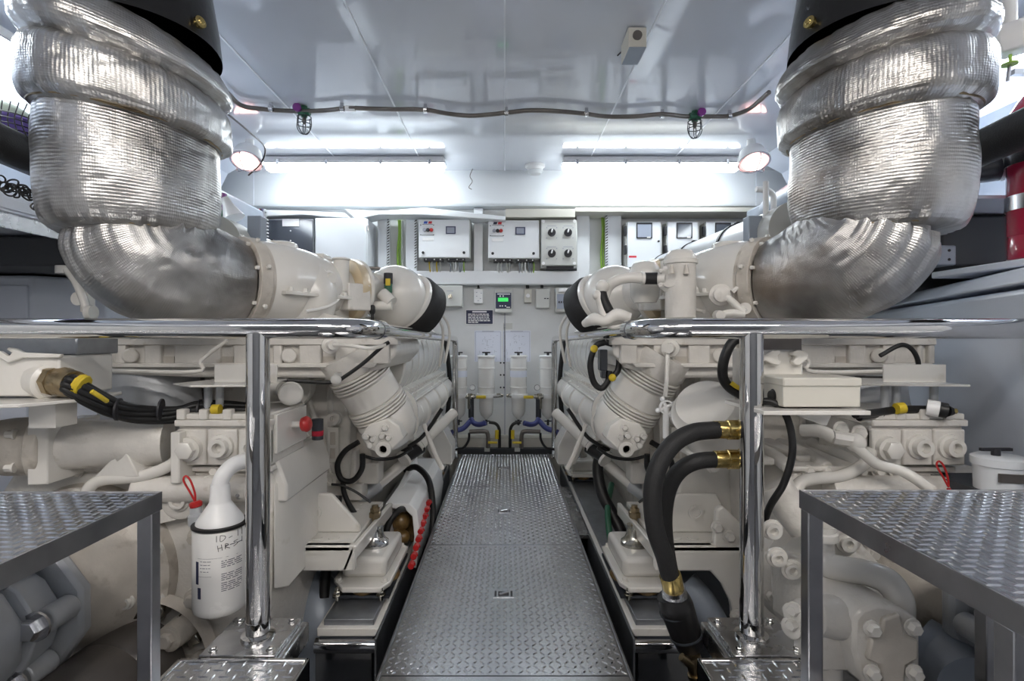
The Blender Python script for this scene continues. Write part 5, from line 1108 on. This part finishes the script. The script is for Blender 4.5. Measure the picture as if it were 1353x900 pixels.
mb = MB(); mb.tube([P(310,497,2.02), P(345,499,2.0), P(400,504,2.0), P(440,505,2.0), P(455,498,2.0), P(480,480,2.02), P(505,458,2.05), P(514,452,2.05)], .0075, n=8, sub=7); tag(mb.build('black_cable', 'rubber'), 'thin black cable slung below the left engine casting', 'cable')
mb = MB(); mb.tube([P(441,456,2.05), P(465,457,2.0), P(490,460,2.0), P(510,456,2.02)], .007, n=8, sub=7); q = P(436,456,2.10); mb.lathe(q, (.6,-1,0), [(0,.034),(.01,.034),(.012,.02),(.05,.018)], 20); tag(mb.build('sensor_lead', 'cream'), 'round cream sensor with short lead on the left engine casting', 'sensor')
mb = MB(); mb.box(P(441,506,1.98), P(452,492,2.04)); mb.sph(P(444,502,1.97), .02); tag(mb.build('cable_clamp', 'cream'), 'small cream clamp holding the thin black cable under the left casting', 'clamp')
# cable end plug over dome (black/green sensor)
for px, py, Y, lb in ((513,374,2.55,'black and green sensor with yellow label standing on the left round dome'),):
    t = thing('sensor', lb, 'sensor', P(px,py+12,Y)); q = P(px,py+13,Y); h_ = 26/F*Y
    mb = MB(); mb.cyl(q, q+V((0,0,h_*.45)), .019, n=18); mb.build('green_base', 'greendark', t)
    mb = MB(); mb.cyl(q+V((0,0,h_*.45)), q+V((0,0,h_)), .021, n=18); mb.build('black_top', 'blackprint', t)
    mb = MB(); mb.box(q+V((-.008,-.0235,h_*.35)), q+V((.014,-.016,h_*.70))); mb.build('yellow_label', 'yellow', t)
t = thing('cable_plug', 'small black plug on a cream bar in front of the left round dome', 'plug', P(492,425,2.5))
mb = MB(); mb.cyl(P(492,426,2.45), P(492,404,2.45), .007); mb.lathe(P(492,415,2.45), (0,0,1), [(0,.010),(.01,.014),(.035,.013),(.042,.008)], 12); mb.build('plug', 'rubber', t)
mb = MB(); mb.cyl(P(492,404,2.5), P(518,404,2.5), .022, n=12); mb.cyl(P(518,400,2.5), P(505,388,2.52), .03, n=14); mb.build('cream_bar', 'cream', t)

# hydraulic hoses and sleeve (right)
def fitting(t, p, d):
    mb = MB(); mb.lathe(p, d, [(0,.025),(.005,.030),(.035,.030),(.037,.027),(.04,.027),(.075,.027),(.078,.022)], 24); mb.build('ferrule', 'brass', t)
    mb = MB(); mb.lathe(p-V(d).normalized()*.035, d, [(0,.034),(.03,.034),(.033,.026)], 6); mb.build('hex_nut', 'brass', t)
hoses = (('thick black hydraulic hose with brass fitting, upper of the two beside the right post', [(948,568,1.62),(915,572,1.60),(888,588,1.58),(869,618,1.56),(862,655,1.55),(866,700,1.55),(878,735,1.56),(886,765,1.58)], (976,568)),
         ('thick black hydraulic hose with brass fitting, lower of the two beside the right post', [(948,607,1.64),(920,610,1.63),(898,622,1.64),(884,645,1.66),(878,680,1.68),(880,720,1.70),(888,765,1.68),(900,800,1.70)], (976,607)))
for i, (lb, pts, f0) in enumerate(hoses):
    t = thing('hydraulic_hose', lb, 'hose', P(900,700,1.6), 'thick black hydraulic hoses')
    mb = MB(); mb.tube([P(*p) for p in pts], .027 if i == 0 else .025, n=20, sub=8); mb.build('hose', 'rubberm', t, smooth=60)
    fitting(t, P(f0[0], f0[1], pts[0][2]), (-1,0,0))
    if i == 0:
        mb = MB(); a_ = P(885,758,1.58); b_ = P(890,778,1.59); mb.lathe(a_, b_-a_, [(0,.029),(.004,.032),(.05,.031),(.055,.026)], 24); mb.build('ferrule', 'brass', t)
        mb = MB(); mb.cyl(P(890,776,1.59), P(891,786,1.60), .034); mb.build('hose_collar', 'clip', t); mb = MB(); mb.ring(P(891,783,1.60), (.1,0,-1), .033, .004, .012); mb.build('hose_clip', 'clip', t)
t = thing('rubber_boot', 'black rubber sleeve with wire bands at the lower end of the hoses', 'sleeve', P(908,850,1.6))
mb = MB(); mb.tube([P(887,785,1.62), P(893,800,1.62), P(905,835,1.64), P(915,862,1.66)], .05, n=24, rad=[.045,.052,.048,.038], sub=8); mb.build('sleeve', 'rubber', t, smooth=60)
for a_, b_ in ((894,806),(906,838)):
    mb = MB(); mb.ring(P(a_,b_,1.625), (.3,0,-1), .050 if b_ < 820 else .047, .003, .006); mb.build('wire_band', 'dark', t)
mb = MB(); mb.cyl(P(900,868,1.6), P(914,878,1.6), .012); mb.lathe(P(912,865,1.62), (.3,0,-1), [(0,.03),(.02,.03),(.02,.02),(.06,.02),(.06,.026),(.08,.026)], 12); mb.build('brass_tail', 'brassold', t)
mb = MB(); mb.tube([P(905,770,2.25), P(930,800,2.2), P(950,840,2.15), P(962,880,2.1)], .06, n=20); tag(mb.build('blue_grey_pipe', 'bluegrey'), 'fat blue-grey pipe sloping down behind the black rubber sleeve', 'pipe')
mb = MB(); mb.tube([P(348,770,2.3), P(390,760,2.4), P(420,800,2.3), P(430,900,2.2)], .10, n=20); tag(mb.build('blue_grey_pipe', 'bluegrey'), 'fat blue-grey pipe in the shade behind the left bed beam', 'pipe')
mb = MB(); mb.tube([P(800,590,2.9), P(790,615,2.9), P(795,650,2.85), P(810,680,2.8), P(822,705,2.75), P(832,730,2.7)], .030, n=14); tag(mb.build('black_hose', 'rubber'), 'thick black hose running down behind the right engine mount', 'hose')
mb = MB(); mb.tube([P(808,640,3.0), P(803,670,2.8), P(806,710,2.7), P(815,745,2.6)], .016, n=10); tag(mb.build('green_hose', 'greendark'), 'thin dark green hose beside the thick black hose on the right', 'hose')
mb = MB(); mb.tube([P(446,655,2.4), P(440,700,2.35), P(432,740,2.3), P(428,790,2.25)], .022, n=10); tag(mb.build('black_hose', 'rubber'), 'black hose dropping behind the left cast bracket', 'hose')
# looped harness on the right engine
t = thing('wiring_harness', 'looped black wiring harness with yellow ties hanging on the right engine, beside the far rail', 'cable', P(798,500,2.3))
mb = MB(); mb.tube([P(800,452,2.2), P(787,458,2.2), P(780,480,2.2), P(784,504,2.2), P(794,513,2.2), P(803,504,2.2), P(805,490,2.2)], .013, n=10, sub=8); mb.tube([P(800,452,2.2), P(813,458,2.2), P(818,475,2.2), P(816,490,2.2), P(809,498,2.2)], .013, n=10, sub=8); mb.build('loop', 'rubber', t)
mb = MB(); mb.pbox(793, 462, 803, 490, 2.18, 2.24); mb.pbox(795, 490, 801, 500, 2.18, 2.22); mb.build('connector', 'dark', t, bevel=.004)
mb = MB()
for a_, b_ in ((785,461),(809,499)): mb.sph(P(a_,b_,2.19), .016)
mb.build('yellow_tie', 'yellow', t)
t = mb = MB(); mb.tube([P(882,460,2.1), P(881,500,2.08), P(879,525,2.05)], .009, n=8); q = P(886,460,2.12); mb.lathe(q, (-.5,-1,0), [(0,.036),(.01,.036),(.012,.022),(.05,.020)], 20)
tag(mb.build('drain_line', 'cream'), 'thin upright cream pipe with round union on the right engine casting', 'pipe')
mb = MB(); q = P(880,538,2.05)
for k in range(4): a_ = k*PI/2+.4; mb.tube([q, q+V((.034*math.cos(a_),0,.034*math.sin(a_)))], .007, n=8); mb.sph(q+V((.034*math.cos(a_),0,.034*math.sin(a_))), .010)
mb.ring(q, (0,-1,0), .022, .006, .012); mb.cyl(q, q-V((0,0,.12)), .012); tag(mb.build('drain_tap', 'white'), 'small white handwheel tap on the right engine', 'tap')
# dark hose along far side next to rail
for sx, lb in ((-1,'left'),(1,'right')):
    MIR = sx > 0
    mb = MB(); mb.tube([P(588,446,4.5), P(592,475,4.5), P(594,500,4.5), P(593,530,4.5), P(590,560,4.5)], .020, n=10); tag(mb.build('black_hose', 'rubber'), 'black hose hanging behind the %s far rail post' % lb, 'hose')
MIR = False
# filter pots and pipework on top of the right engine
t = thing('breather_filter', 'cream domed breather canister on the right engine, shorter outer one beside the black intake', 'filter', P(852,400,2.236))
mb = MB(); q = P(852,400,2.253); mb.lathe(q, (0,0,1), [(0.0000,0.0473),(0.0258,0.0602),(0.0860,0.0619),(0.1118,0.0619),(0.1135,0.0688),(0.1290,0.0688),(0.1419,0.0636),(0.1677,0.0473),(0.1763,0.0172)], 36); mb.build('body', 'cream', t, smooth=50)
t = thing('breather_filter', 'tall cream breather canister with flat cap on the right engine', 'filter', P(900,415,2.064))
mb = MB(); q = P(899,420,2.081); mb.lathe(q, (0,0,1), [(0.0000,0.0585),(0.2107,0.0585)], 32); mb.build('body', 'cream_cast', t)
mb = MB(); mb.lathe(q+V((0,0,.2107)), (0,0,1), [(0.0000,0.0654),(0.0155,0.0662),(0.0189,0.0619),(0.0301,0.0602),(0.0516,0.0430),(0.0568,0.0172)], 32); mb.build('cap', 'cream', t, smooth=50)
mb = MB(); q3 = P(885,367,2.030); mb.lathe(q3+V((.03,.06,0)), (-.6,-1,0), [(0.0000,0.0533),(0.0344,0.0533),(0.0387,0.0387),(0.0516,0.0344)], 28); 
for k in range(5): a_ = 2*PI*k/5; mb.bolt(q3+V((.01+.045*math.cos(a_),.02,.045*math.sin(a_))), (-.6,-1,0), .008,.01)
mb.build('side_cover', 'cream_cast', t)
mb = MB()
for a_ in (887, 907): mb.cyl(P(a_,362,2.012), P(a_,350,2.012), .012, .006)
mb.build('cast_lug', 'tan', t)
t = thing('coolant_pipe', 'bent cream pipe with black rubber joint crossing to the breather canister', 'pipe', P(830,370,2.107))
mb = MB(); mb.tube([P(798,392,2.150), P(803,380,2.150), P(814,371,2.133), P(832,367,2.116), P(852,368,2.098)], .022, n=16); mb.build('bend', 'cream', t)
mb = MB(); mb.cyl(P(852,368,2.098), P(869,368,2.081), .0235, n=18); mb.build('rubber_joint', 'rubberm', t)
mb = MB(); mb.cyl(P(868,368,2.081), P(880,368,2.064), .021, n=18); mb.ring(P(851,368,2.098), (-1,0,0), .022, .004, .012); mb.build('hose_clip', 'cream', t); mb = MB(); mb.ring(P(872,368,2.081), (-1,0,0), .022, .004, .012); mb.build('hose_clip', 'cream', t)
mb = MB(); mb.tube([P(795,384,2.133), P(799,398,2.116), P(806,412,2.098)], .018, n=12); mb.build('black_hose', 'rubber', t)
mb = MB(); mb.sph(P(796,379,2.133), .028); mb.sph(P(790,390,2.133), .022); mb.cyl(P(792,390,2.133), P(800,420,2.116), .02); mb.tube([P(772,428,2.150), P(785,422,2.107), P(800,424,2.081), P(815,416,2.081), P(832,420,2.081)], .024, n=12, rad=[.015,.026,.018,.026,.02]); mb.build('unions', 'cream', t)
t = thing('actuator_linkage', 'cream lever linkage with round pivots on the right turbocharger', 'linkage', P(960,400,2.05))
mb = MB(); mb.tube([P(960,392,2.02), P(984,413,1.98)], .014, n=10, sub=1); mb.tube([P(967,386,2.02), P(975,381,2.02), P(983,388,2.02), P(981,395,2.02)], .009, n=8); mb.tube([P(950,417,2.0), P(965,414,2.0), P(985,415,1.98)], .016, n=10); mb.build('lever', 'cream', t)
mb = MB(); mb.lathe(P(951,390,2.06), (-.2,-1,0), [(0,.042),(.02,.042),(.024,.03),(.045,.03),(.05,.024)], 24); mb.lathe(P(982,408,2.0), (0,-1,0), [(0,.022),(.02,.022)], 16); mb.lathe(P(948,417,2.0), (0,-1,0), [(0,.020),(.03,.018)], 16); mb.build('pivot', 'cream_cast', t)

# right: cream round box and pump
t = thing('round_filter_housing', 'cream cylindrical housing with clamp rim behind the two hoses', 'filter housing', P(940,560,1.95))
mb = MB(); mb.lathe(P(945,575,1.98), (-.35,-.5,.55), [(0,.11),(.14,.115),(.145,.125),(.16,.125),(.165,.115),(.20,.10)], 40); mb.build('body', 'cream', t, smooth=50)
t = thing('side_housing', 'silvery cream rounded housing behind the lower hose, beside the cast bracket', 'housing', P(935,680,2.0))
mb = MB(); mb.prism([P(a_,b_,2.25) for a_, b_ in ((898,632),(915,617),(945,613),(976,616),(976,695),(958,703),(905,668),(896,655))], (0,.12,0)); mb.build('shell', 'cream', t, bevel=.012, segs=3)
t = thing('hydraulic_pump', 'cream square-bodied hydraulic pump with four corner bolts under the right platform', 'pump', P(1150,890,1.4))
Yp = 1.36; mb = MB(); mb.prism([P(a_,b_,Yp) for a_, b_ in ((1130,818),(1140,806),(1160,800),(1192,804),(1214,818),(1216,842),(1216,905),(1140,905),(1128,860))], (-.05,.16,.02)); mb.build('end_block', 'cream_cast', t, bevel=.008)
mb = MB(); mb.prism([P(a_,b_,Yp-.012) for a_, b_ in ((1152,845),(1164,842),(1168,818),(1190,812),(1196,840),(1214,846),(1214,872),(1198,880),(1196,905),(1165,905),(1164,880),(1146,872))], (0,.03,0)); mb.build('raised_cross', 'tan', t, bevel=.006)
mb = MB(); mb.prism([P(a_,b_,1.52) for a_, b_ in ((1078,775),(1100,765),(1150,775),(1196,808),(1190,905),(1140,905),(1082,862))], (-.03,.22,.0)); mb.build('body', 'cream_cast', t, bevel=.02, segs=3)
mb = MB()
for a_, b_ in ((1151,830),(1205,828),(1151,888),(1207,888)): mb = MB(); mb.bolt(P(a_,b_,Yp-.012), (0,-1,0), .016,.018); mb.build('corner_bolt', 'cream', t)
mb = MB(); mb.tube([P(1075,812,1.42), P(1100,815,1.42), P(1118,822,1.42)], .055, n=20, rad=[.05,.055,.05]); mb.cyl(P(1085,840,1.45), P(1085,900,1.45), .05, n=24); mb.box(P(1075,842,1.40), P(1122,858,1.5)); mb.build('side_port', 'cream_cast', t, bevel=.01)
for a_, b_ in ((1048,805),(1046,824)):
    mb = MB(); mb.lathe(P(a_+12,b_,1.5), (-1,-.6,0), [(0,.03),(.05,.028),(.055,.02)], 18); mb.bolt(P(a_+4,b_,1.47), (-1,-.6,0), .016,.02); mb.build('union', 'cream', t)
t = thing('s_bend_pipe', 'thick cream S-shaped pipe dropping into the hydraulic pump', 'pipe', P(1130,760,1.5))
mb = MB(); mb.tube([P(1086,700,1.52), P(1086,728,1.52), P(1092,745,1.50), P(1115,752,1.48), P(1145,757,1.46), P(1172,768,1.44), P(1188,790,1.42), P(1192,815,1.42)], .042, n=22, rad=[.030,.032,.036,.034,.034,.036,.034,.030], sub=8); mb.build('bend', 'cream', t, smooth=60)
mb = MB(); q = P(1086,712,1.52); mb.lathe(q, (0,0,1), [(0,.042),(.02,.042),(.024,.036),(.04,.036)], 24); mb.build('union_nut', 'cream', t)
t = thing('elbow_casting', 'cream slanted pipe with round flange beside the right handrail post', 'pipe', P(1040,690,1.7))
mb = MB(); mb.tube([P(1022,640,1.72), P(1040,668,1.70), P(1062,700,1.68)], .05, n=20, rad=[.06,.05,.045]); mb.lathe(P(1100,700,1.62), (0,-1,.0), [(0,.075),(.03,.075),(.035,.068)], 28); mb.build('casting', 'cream_cast', t)
mb = MB()
for a_, b_ in ((1026,736),(1020,700),(1045,752),(1118,717),(1100,690)): mb = MB(); mb.plug(P(a_,b_,1.58), (-.1,-1,0), .022,.02); mb.build('plug', 'cream', t)
mb = MB(); mb.tube([P(1215,850,1.65), P(1245,870,1.6), P(1280,905,1.5)], .085, n=28, sub=5); tag(mb.build('propeller_shaft_guard', 'bluegrey'), 'blue-grey sloping pipe at the bottom right behind the hydraulic pump', 'pipe')
t = thing('sensor_cable', 'black cable with yellow tags and white plug lying over the right valve block', 'cable', P(1190,545,1.8))
mb = MB(); mb.tube([P(1130,548,1.72), P(1160,545,1.78), P(1190,541,1.80), P(1225,541,1.80)], .013, n=10); mb.tube([P(1135,552,1.75), P(1165,547,1.80), P(1200,545,1.82), P(1225,543,1.82)], .012, n=10); mb.build('cable', 'rubber', t)
mb = MB(); mb.cyl(P(1184,540,1.78), P(1194,539,1.78), .019, n=12); mb.build('yellow_tag', 'yellow', t)
mb = MB(); mb.cyl(P(1224,538,1.78), P(1241,541,1.76), .027, n=18); mb.build('white_sleeve', 'white', t)
mb = MB(); mb.cyl(P(1240,541,1.76), P(1251,543,1.75), .025, n=18); mb.lathe(P(1251,543,1.75), (1,0,-.1), [(0,.02),(.02,.012)], 14); mb.build('plug', 'rubber', t)
mb = MB(); mb.lathe(P(1255,543,1.745), (1,0,-.05), [(0,.009),(.02,.009)], 10); mb.build('brass_pin', 'brass', t)
t = thing('grease_pipe', 'cream pipe bending down from the side of the right valve block', 'pipe', P(1180,620,1.7))
mb = MB(); mb.tube([P(1060,569,1.85), P(1085,570,1.80), P(1105,580,1.76)], .022, n=12); mb.tube([P(1128,588,1.74), P(1142,600,1.73), P(1160,614,1.72), P(1190,622,1.70), P(1210,633,1.68), P(1228,646,1.67)], .017, n=12); mb.build('bend', 'cream', t)
mb = MB(); mb.sph(P(1130,585,1.75), .032); mb.cyl(P(1100,578,1.76), P(1125,582,1.75), .024, n=8); mb.bolt(P(1110,567,1.8), (0,-1,0), .02,.02); mb.bolt(P(1134,572,1.8), (0,-1,0), .02,.02); mb.build('unions', 'cream', t)
# ================================================================ SHIP'S SIDES
# generator enclosure (right)
a = V((1.49,1.25,0)); b = V((2.36,3.45,0)); d = (b-a).normalized(); nrm = V((d.y,-d.x,0))
t = thing('generator_enclosure', 'big pale blue-white generator sound enclosure on the right side', 'enclosure', (2.1,2.2,.1))
mb = MB(); mb.prism([a+V((0,0,.15)), b+V((0,0,.15)), b+nrm*.38+V((0,0,.15)), a+nrm*.6+V((0,0,.15))], (0,0,1.01)); mb.build('body', 'bluewhite', t, bevel=.02)
mb = MB(); o_ = d*.0; mb.prism([a-nrm*.01+V((0,0,1.175)), a+V((0,0,1.23))+nrm*.03, a+nrm*.10+V((0,0,1.25)), a+nrm*.6+V((0,0,1.255)), a+nrm*.6+V((0,0,1.175))], b-a); mb.build('lid', 'bluewhite', t, bevel=.012, segs=3)
mb = MB(); q = a+d*.36; mb.prism([q-nrm*.006+V((0,0,.98)), q-nrm*.006+V((0,0,1.10)), q-d*.09-nrm*.006+V((0,0,1.10)), q-d*.09-nrm*.006+V((0,0,.98))], nrm*.02); mb.build('latch_recess', 'dark', t, bevel=.01)
mb = MB(); q = a+d*.30+nrm*.1; mb.box((1.85,1.80,1.255), (2.3,2.3,1.283)); tag(mb.build('enclosure_tray', 'bluewhite', bevel=.006), 'flat pale tray on the generator enclosure under the red extinguisher', 'tray')
# extinguisher
ex = V((1.985,1.97,1.285)); t = thing('fire_extinguisher', 'tall dark red fire extinguisher with steel straps at the right edge', 'fire extinguisher', ex)
mb = MB(); mb.lathe(ex, (0,0,1), [(0,.075),(.01,.088),(.09,.09),(.094,.087),(.10,.09),(.50,.09),(.56,.082),(.61,.055),(.64,.025),(.66,.022)], 44); mb.build('cylinder', 'firered', t, smooth=50)
for z in (.19, .36):
    mb = MB(); mb.ring(ex+V((0,0,z)), (0,0,1), .090, .004, .055, n=44); mb.build('steel_strap', 'clip', t)
mb = MB(); mb.lathe(ex+V((0,0,.40)), (0,0,1), [(0,.0905),(.09,.0905)], 44); mb.build('label', 'redlogo' if False else 'paper', t) if False else None
mb = MB(); mb.cyl(ex+V((0,0,.65)), ex+V((0,0,.72)), .02); mb.box(ex+V((-.10,-.012,.69)), ex+V((.03,.012,.71))); mb.build('valve', 'clip', t)
# overhead black pipes
for sx, lb, z0, z1 in ((1,'right',1.745,1.60),(-1,'left',1.72,1.56)):
    mb = MB(); mb.cyl((sx*1.78,1.30,z0), (sx*1.74,3.6,z1), .066, n=32); tag(mb.build('black_pipe', 'rubberm'), 'fat matt black pipe running along the hull behind the %s exhaust stack' % lb, 'pipe')
# shelves (channels)
for MIR in (False, True):
    side = 'right' if MIR else 'left'
    t = thing('hull_shelf', 'pale channel shelf along the hull on the %s' % side, 'shelf', (-2.2,2.2,1.3), 'hull shelves')
    y0 = 2.08 if MIR else 1.2; dz = .12 if MIR else .03
    mb = MB(); mb.box((-1.86,y0,1.44+dz), (-1.80,3.9,1.50+dz)); mb.box((-1.80,y0,1.435+dz), (-1.795,3.9,1.475+dz)); mb.box((-2.80,y0,1.425+dz), (-1.80,3.9,1.44+dz)); mb.build('channel', 'bluewhite', t, bevel=.003)
    mb = MB(); mb.box((-1.83,y0,1.37+dz), (-1.815,3.9,1.44+dz)); mb.build('lower_lip', 'steel', t)
    mb = MB(); mb.box((-2.80,2.3,1.31), (-1.90,4.1,1.41+dz)); tag(mb.build('shade_block', 'shadowbox', bevel=.01), 'dark block standing in for the shade below the %s hull shelf' % side, 'shade block')  # near-black block puts the shade under the hull shelf into colour
    mb = MB(); mb.box((-2.80,3.2,1.70), (-2.0,4.4,2.05)); tag(mb.build('dark_duct', 'bluegrey', bevel=.02), 'dark blue-grey duct high on the hull at the %s' % side, 'duct')
MIR = False
# right: things on shelf
t = thing('power_tool', 'dark hand power tool with vented grey motor end lying on the right hull shelf', 'power tool', (1.93,2.15,1.55))
q = P(1318,222,2.08); mb = MB(); mb.cyl(q+V((-.24,.10,-.03)), q, .035, .05, n=24); mb.build('body', 'dark', t)
mb = MB()
for k in range(6): mb.ring(q+V((.012*k,-.005*k,0)), (1,-.4,.1), .048, .004, .005, n=24)
mb.cyl(q, q+V((.075,-.03,0)), .046, n=24); mb.build('vented_end', 'greycast', t)
mb = MB(); mb.box(q+V((-.40,.10,-.05)), q+V((-.24,.13,-.02))); mb.build('nozzle', 'plasticgrey', t, bevel=.004)
mb = MB(); mb.cyl((1.93,2.5,1.99),(1.93,3.8,1.90), .11, n=32); mb.cyl((1.93,2.5,1.99),(1.93,2.52,1.99), .115, n=32); tag(mb.build('grey_canister', 'bluegrey'), 'dark grey canister on the hull under the right-hand fluorescent light', 'canister')
mb = MB(); mb.box((1.72,2.35,1.72),(1.95,2.7,1.83)); tag(mb.build('grey_box', 'bluegrey', bevel=.008), 'slate grey box behind the right exhaust stack above the black pipe', 'box')
t = thing('hanging_valve', 'white hexagonal fitting on a pipe with a green tag at the top right', 'fitting', P(1336,60,1.9))
mb = MB(); mb.cyl(P(1334,-12,1.9), P(1334,40,1.9), .022, n=20); mb.build('pipe', 'white', t)
mb = MB(); mb.lathe(P(1340,70,1.9), (-.1,0,1), [(0,.055),(.03,.068),(.08,.068),(.10,.05)], 6, ang=.3); mb.build('hex_body', 'white', t, bevel=.006)
mb = MB(); mb.cyl(P(1335,72,1.9), P(1335,86,1.9), .005); mb.lathe(P(1334,86,1.9), (0,0,1), [(0,.024),(.006,.024)], 18); mb.build('green_tag', 'green', t)
mb = MB(); mb.cyl(P(1334,86,1.9), P(1331,108,1.9), .006); mb.build('pin', 'clip', t)
for k, Y in enumerate((2.45,2.6)):
    mb = MB(); q = V((2.05,Y,2.02)); mb.tube([q, q+V((-.06,0,-.04)), q+V((-.08,0,-.12)), q+V((-.04,0,-.18))], .008, n=8); tag(mb.build('grab_handle', 'clip'), 'bright curved handle on the dark hull duct behind the right exhaust stack, %s' % ('nearer one' if k == 0 else 'farther one'), 'handle', 'curved handles on the hull duct')
t = thing('dark_control_box', 'slate box with four small holes under the right hull shelf', 'box', P(1240,350,2.3))
mb = MB(); mb.pbox(1226, 324, 1264, 350, 2.25, 2.4); mb.build('case', 'bluegrey', t, bevel=.006)
mb = MB()
for a_, b_ in ((1235,331),(1254,331),(1235,343),(1254,343)): q = P(a_,b_,2.25); mb.cyl(q, q-V((0,.003,0)), .006, n=8)
mb.build('hole', 'blackprint', t)
# raw water strainer / tank with handle
c = P(1320,638,1.66); t = thing('strainer_pot', 'white lidded pot with black T-handle beside the right platform', 'strainer', c)
mb = MB(); mb.lathe(c-V((0,0,.02)), (0,0,1), [(0,.062),(.075,.064),(.077,.070),(.100,.070),(.106,.060)], 40); mb.build('pot', 'coolwhite', t)
mb = MB(); q = c+V((-.01,0,.084)); mb.cyl(q, q+V((0,0,.022)), .012); mb.box(q+V((-.048,-.006,.016)), q+V((.048,.006,.025))); mb.build('t_handle', 'blackprint', t)
mb = MB(); mb.prism([c+V((-.05,-.050,.015)), c+V((.012,-.067,.015)), c+V((.012,-.067,.042)), c+V((-.05,-.050,.042))], (.003,-.006,0)); mb.build('nameplate', 'drum', t)
mb = MB(); q = c+V((.085,-.02,.03)); mb.lathe(q+V((0,.07,0)), (0,-1,0), [(0,.032),(.06,.032),(.065,.020)], 24); mb.build('side_union', 'coolwhite', t)
mb = MB(); mb.box((c.x-.07,c.y-.09,c.z-.06),(c.x+.4,c.y+.2,c.z-.02)); tag(mb.build('strainer_shelf', 'dark'), 'dark base under the white lidded pot at the right edge', 'base')
# left: cabinet, purple bag, net
t = thing('switchboard', 'white-grey cabinet with seam lines behind the left exhaust stack', 'cabinet', P(40,600,2.6))
mb = MB(); mb.prism([(-2.78,2.55,.2),(-2.28,2.55,.2),(-2.06,2.75,.2),(-2.06,3.4,.2),(-2.78,3.4,.2)], (0,0,1.10)); mb.build('case', 'bluewhite', t, bevel=.015)
mb = MB(); mb.box((-2.76,2.535,.25), (-2.29,2.552,1.25)); mb.build('door', 'bluewhite', t, bevel=.004)
t = thing('purple_crate', 'purple tub under black netting on the left hull shelf', 'tub', P(10,195,2.0))
mb = MB(); mb.lathe(P(8,205,2.10), (0,0,1), [(0,.13),(.03,.15),(.10,.16),(.11,.17),(.12,.165)], 32); mb.build('tub', 'purple', t)
mb = MB(); mb.sph(P(-8,172,2.15), .16, sc=(1,1,.75)); tag(mb.build('cloth_bundle', 'palegreen'), 'pale green cloth heap above the purple tub at the left edge', 'cloth')
mb = MB()
for k in range(9):
    mb.tube([P(-30+k*11,128+k*1.5,1.95), P(-26+k*9,160,1.92), P(-20+k*10,190,1.90)], .0022, n=5, sub=4); mb.tube([P(-30,140+k*7,1.93), P(20,150+k*7,1.92), P(60,165+k*6,1.95)], .0022, n=5, sub=4)
tag(mb.build('black_netting', 'rubber'), 'black netting stretched over the purple tub on the left shelf', 'net', kind='stuff')
t = thing('chain_pile', 'tangle of thin black cord loops hanging off the left hull shelf', 'cord', P(40,270,1.9))
rr_ = random.Random(4)
mb = MB()
for k in range(26):
    f_ = k/25; q = P(2+66*f_, 240+38*f_+rr_.uniform(-7,7), 1.72); rw = rr_.uniform(.012,.024)
    mb.tube([q+V((rw*math.cos(i*PI/3), rr_.uniform(-.008,.008), rw*.7*math.sin(i*PI/3))) for i in range(6)], .0028, n=5, sub=4, closed=True)
mb.build('loops', 'rubber', t)
t = thing('horn', 'small purple and white hooter beside the left exhaust elbow', 'hooter', P(300,285,2.6))
mb = MB(); mb.lathe(P(297,262,2.4), (.45,0,-1), [(0,.018),(.03,.022),(.08,.04),(.10,.05)], 18); mb.build('white_bell', 'white', t)
mb = MB(); mb.cyl(P(293,256,2.42), P(293,280,2.42), .022); mb.build('purple_body', 'magenta', t)
mb = MB(); mb.cyl(P(294,280,2.42), P(296,290,2.42), .026); mb.build('green_ring', 'greendark', t)
mb = MB(); mb.lathe(P(107,395,2.3), (0,-1,0), [(0,.03),(.02,.03)], 14); mb.cyl(P(88,352,2.3), P(88,362,2.3), .04); mb.tube([P(88,356,2.28), P(100,372,2.25), P(110,395,2.25), P(116,415,2.25)], .016, n=10); mb.cyl(P(116,413,2.25), P(124,413,2.25), .03); mb.pbox(106, 372, 116, 412, 2.26, 2.3)
tag(mb.build('pipe_fittings', 'cream'), 'cluster of cream pipe fittings left of the left exhaust elbow', 'fittings')
for MIR in (True,):
    mb = MB(); mb.tube([P(313,300,2.35), P(312,262,2.35), P(320,252,2.35), P(335,250,2.35)], .013, n=10); mb.tube([P(322,240,2.3), P(322,300,2.3)], .012, n=10); tag(mb.build('white_pipework', 'white'), 'thin white pipes rising behind the right exhaust stack', 'pipe')
    mb = MB(); mb.pbox(315, 286, 322, 330, 2.3, 2.4); tag(mb.build('bracket_plate', 'bluegrey'), 'slate bracket plate at the near end of the right duct', 'bracket')
MIR = False
# ================================================================ LIGHT, CAMERA
w = bpy.data.worlds.new('world'); scn.world = w; w.use_nodes = True
w.node_tree.nodes['Background'].inputs[0].default_value = (.6, .7, .85, 1); w.node_tree.nodes['Background'].inputs[1].default_value = .3
cam = bpy.data.cameras.new('camera'); co = bpy.data.objects.new('camera', cam); col.objects.link(co); scn.camera = co
co.location = (0, 0, EYE); co.rotation_euler = (PI/2, 0, 0)
cam.sensor_width = 36; cam.lens = 36*F/1353; cam.shift_x = (676.5-CX)/1353; cam.shift_y = -(450-CY)/1353
cam.clip_start = .02; cam.clip_end = 30
scn.cycles.max_bounces = 14; scn.cycles.diffuse_bounces = 7; scn.cycles.glossy_bounces = 5
vs = scn.view_settings; vs.view_transform = 'Standard'; vs.look = 'None'; vs.gamma = 1; vs.exposure = EXPO; vs.use_curve_mapping = False
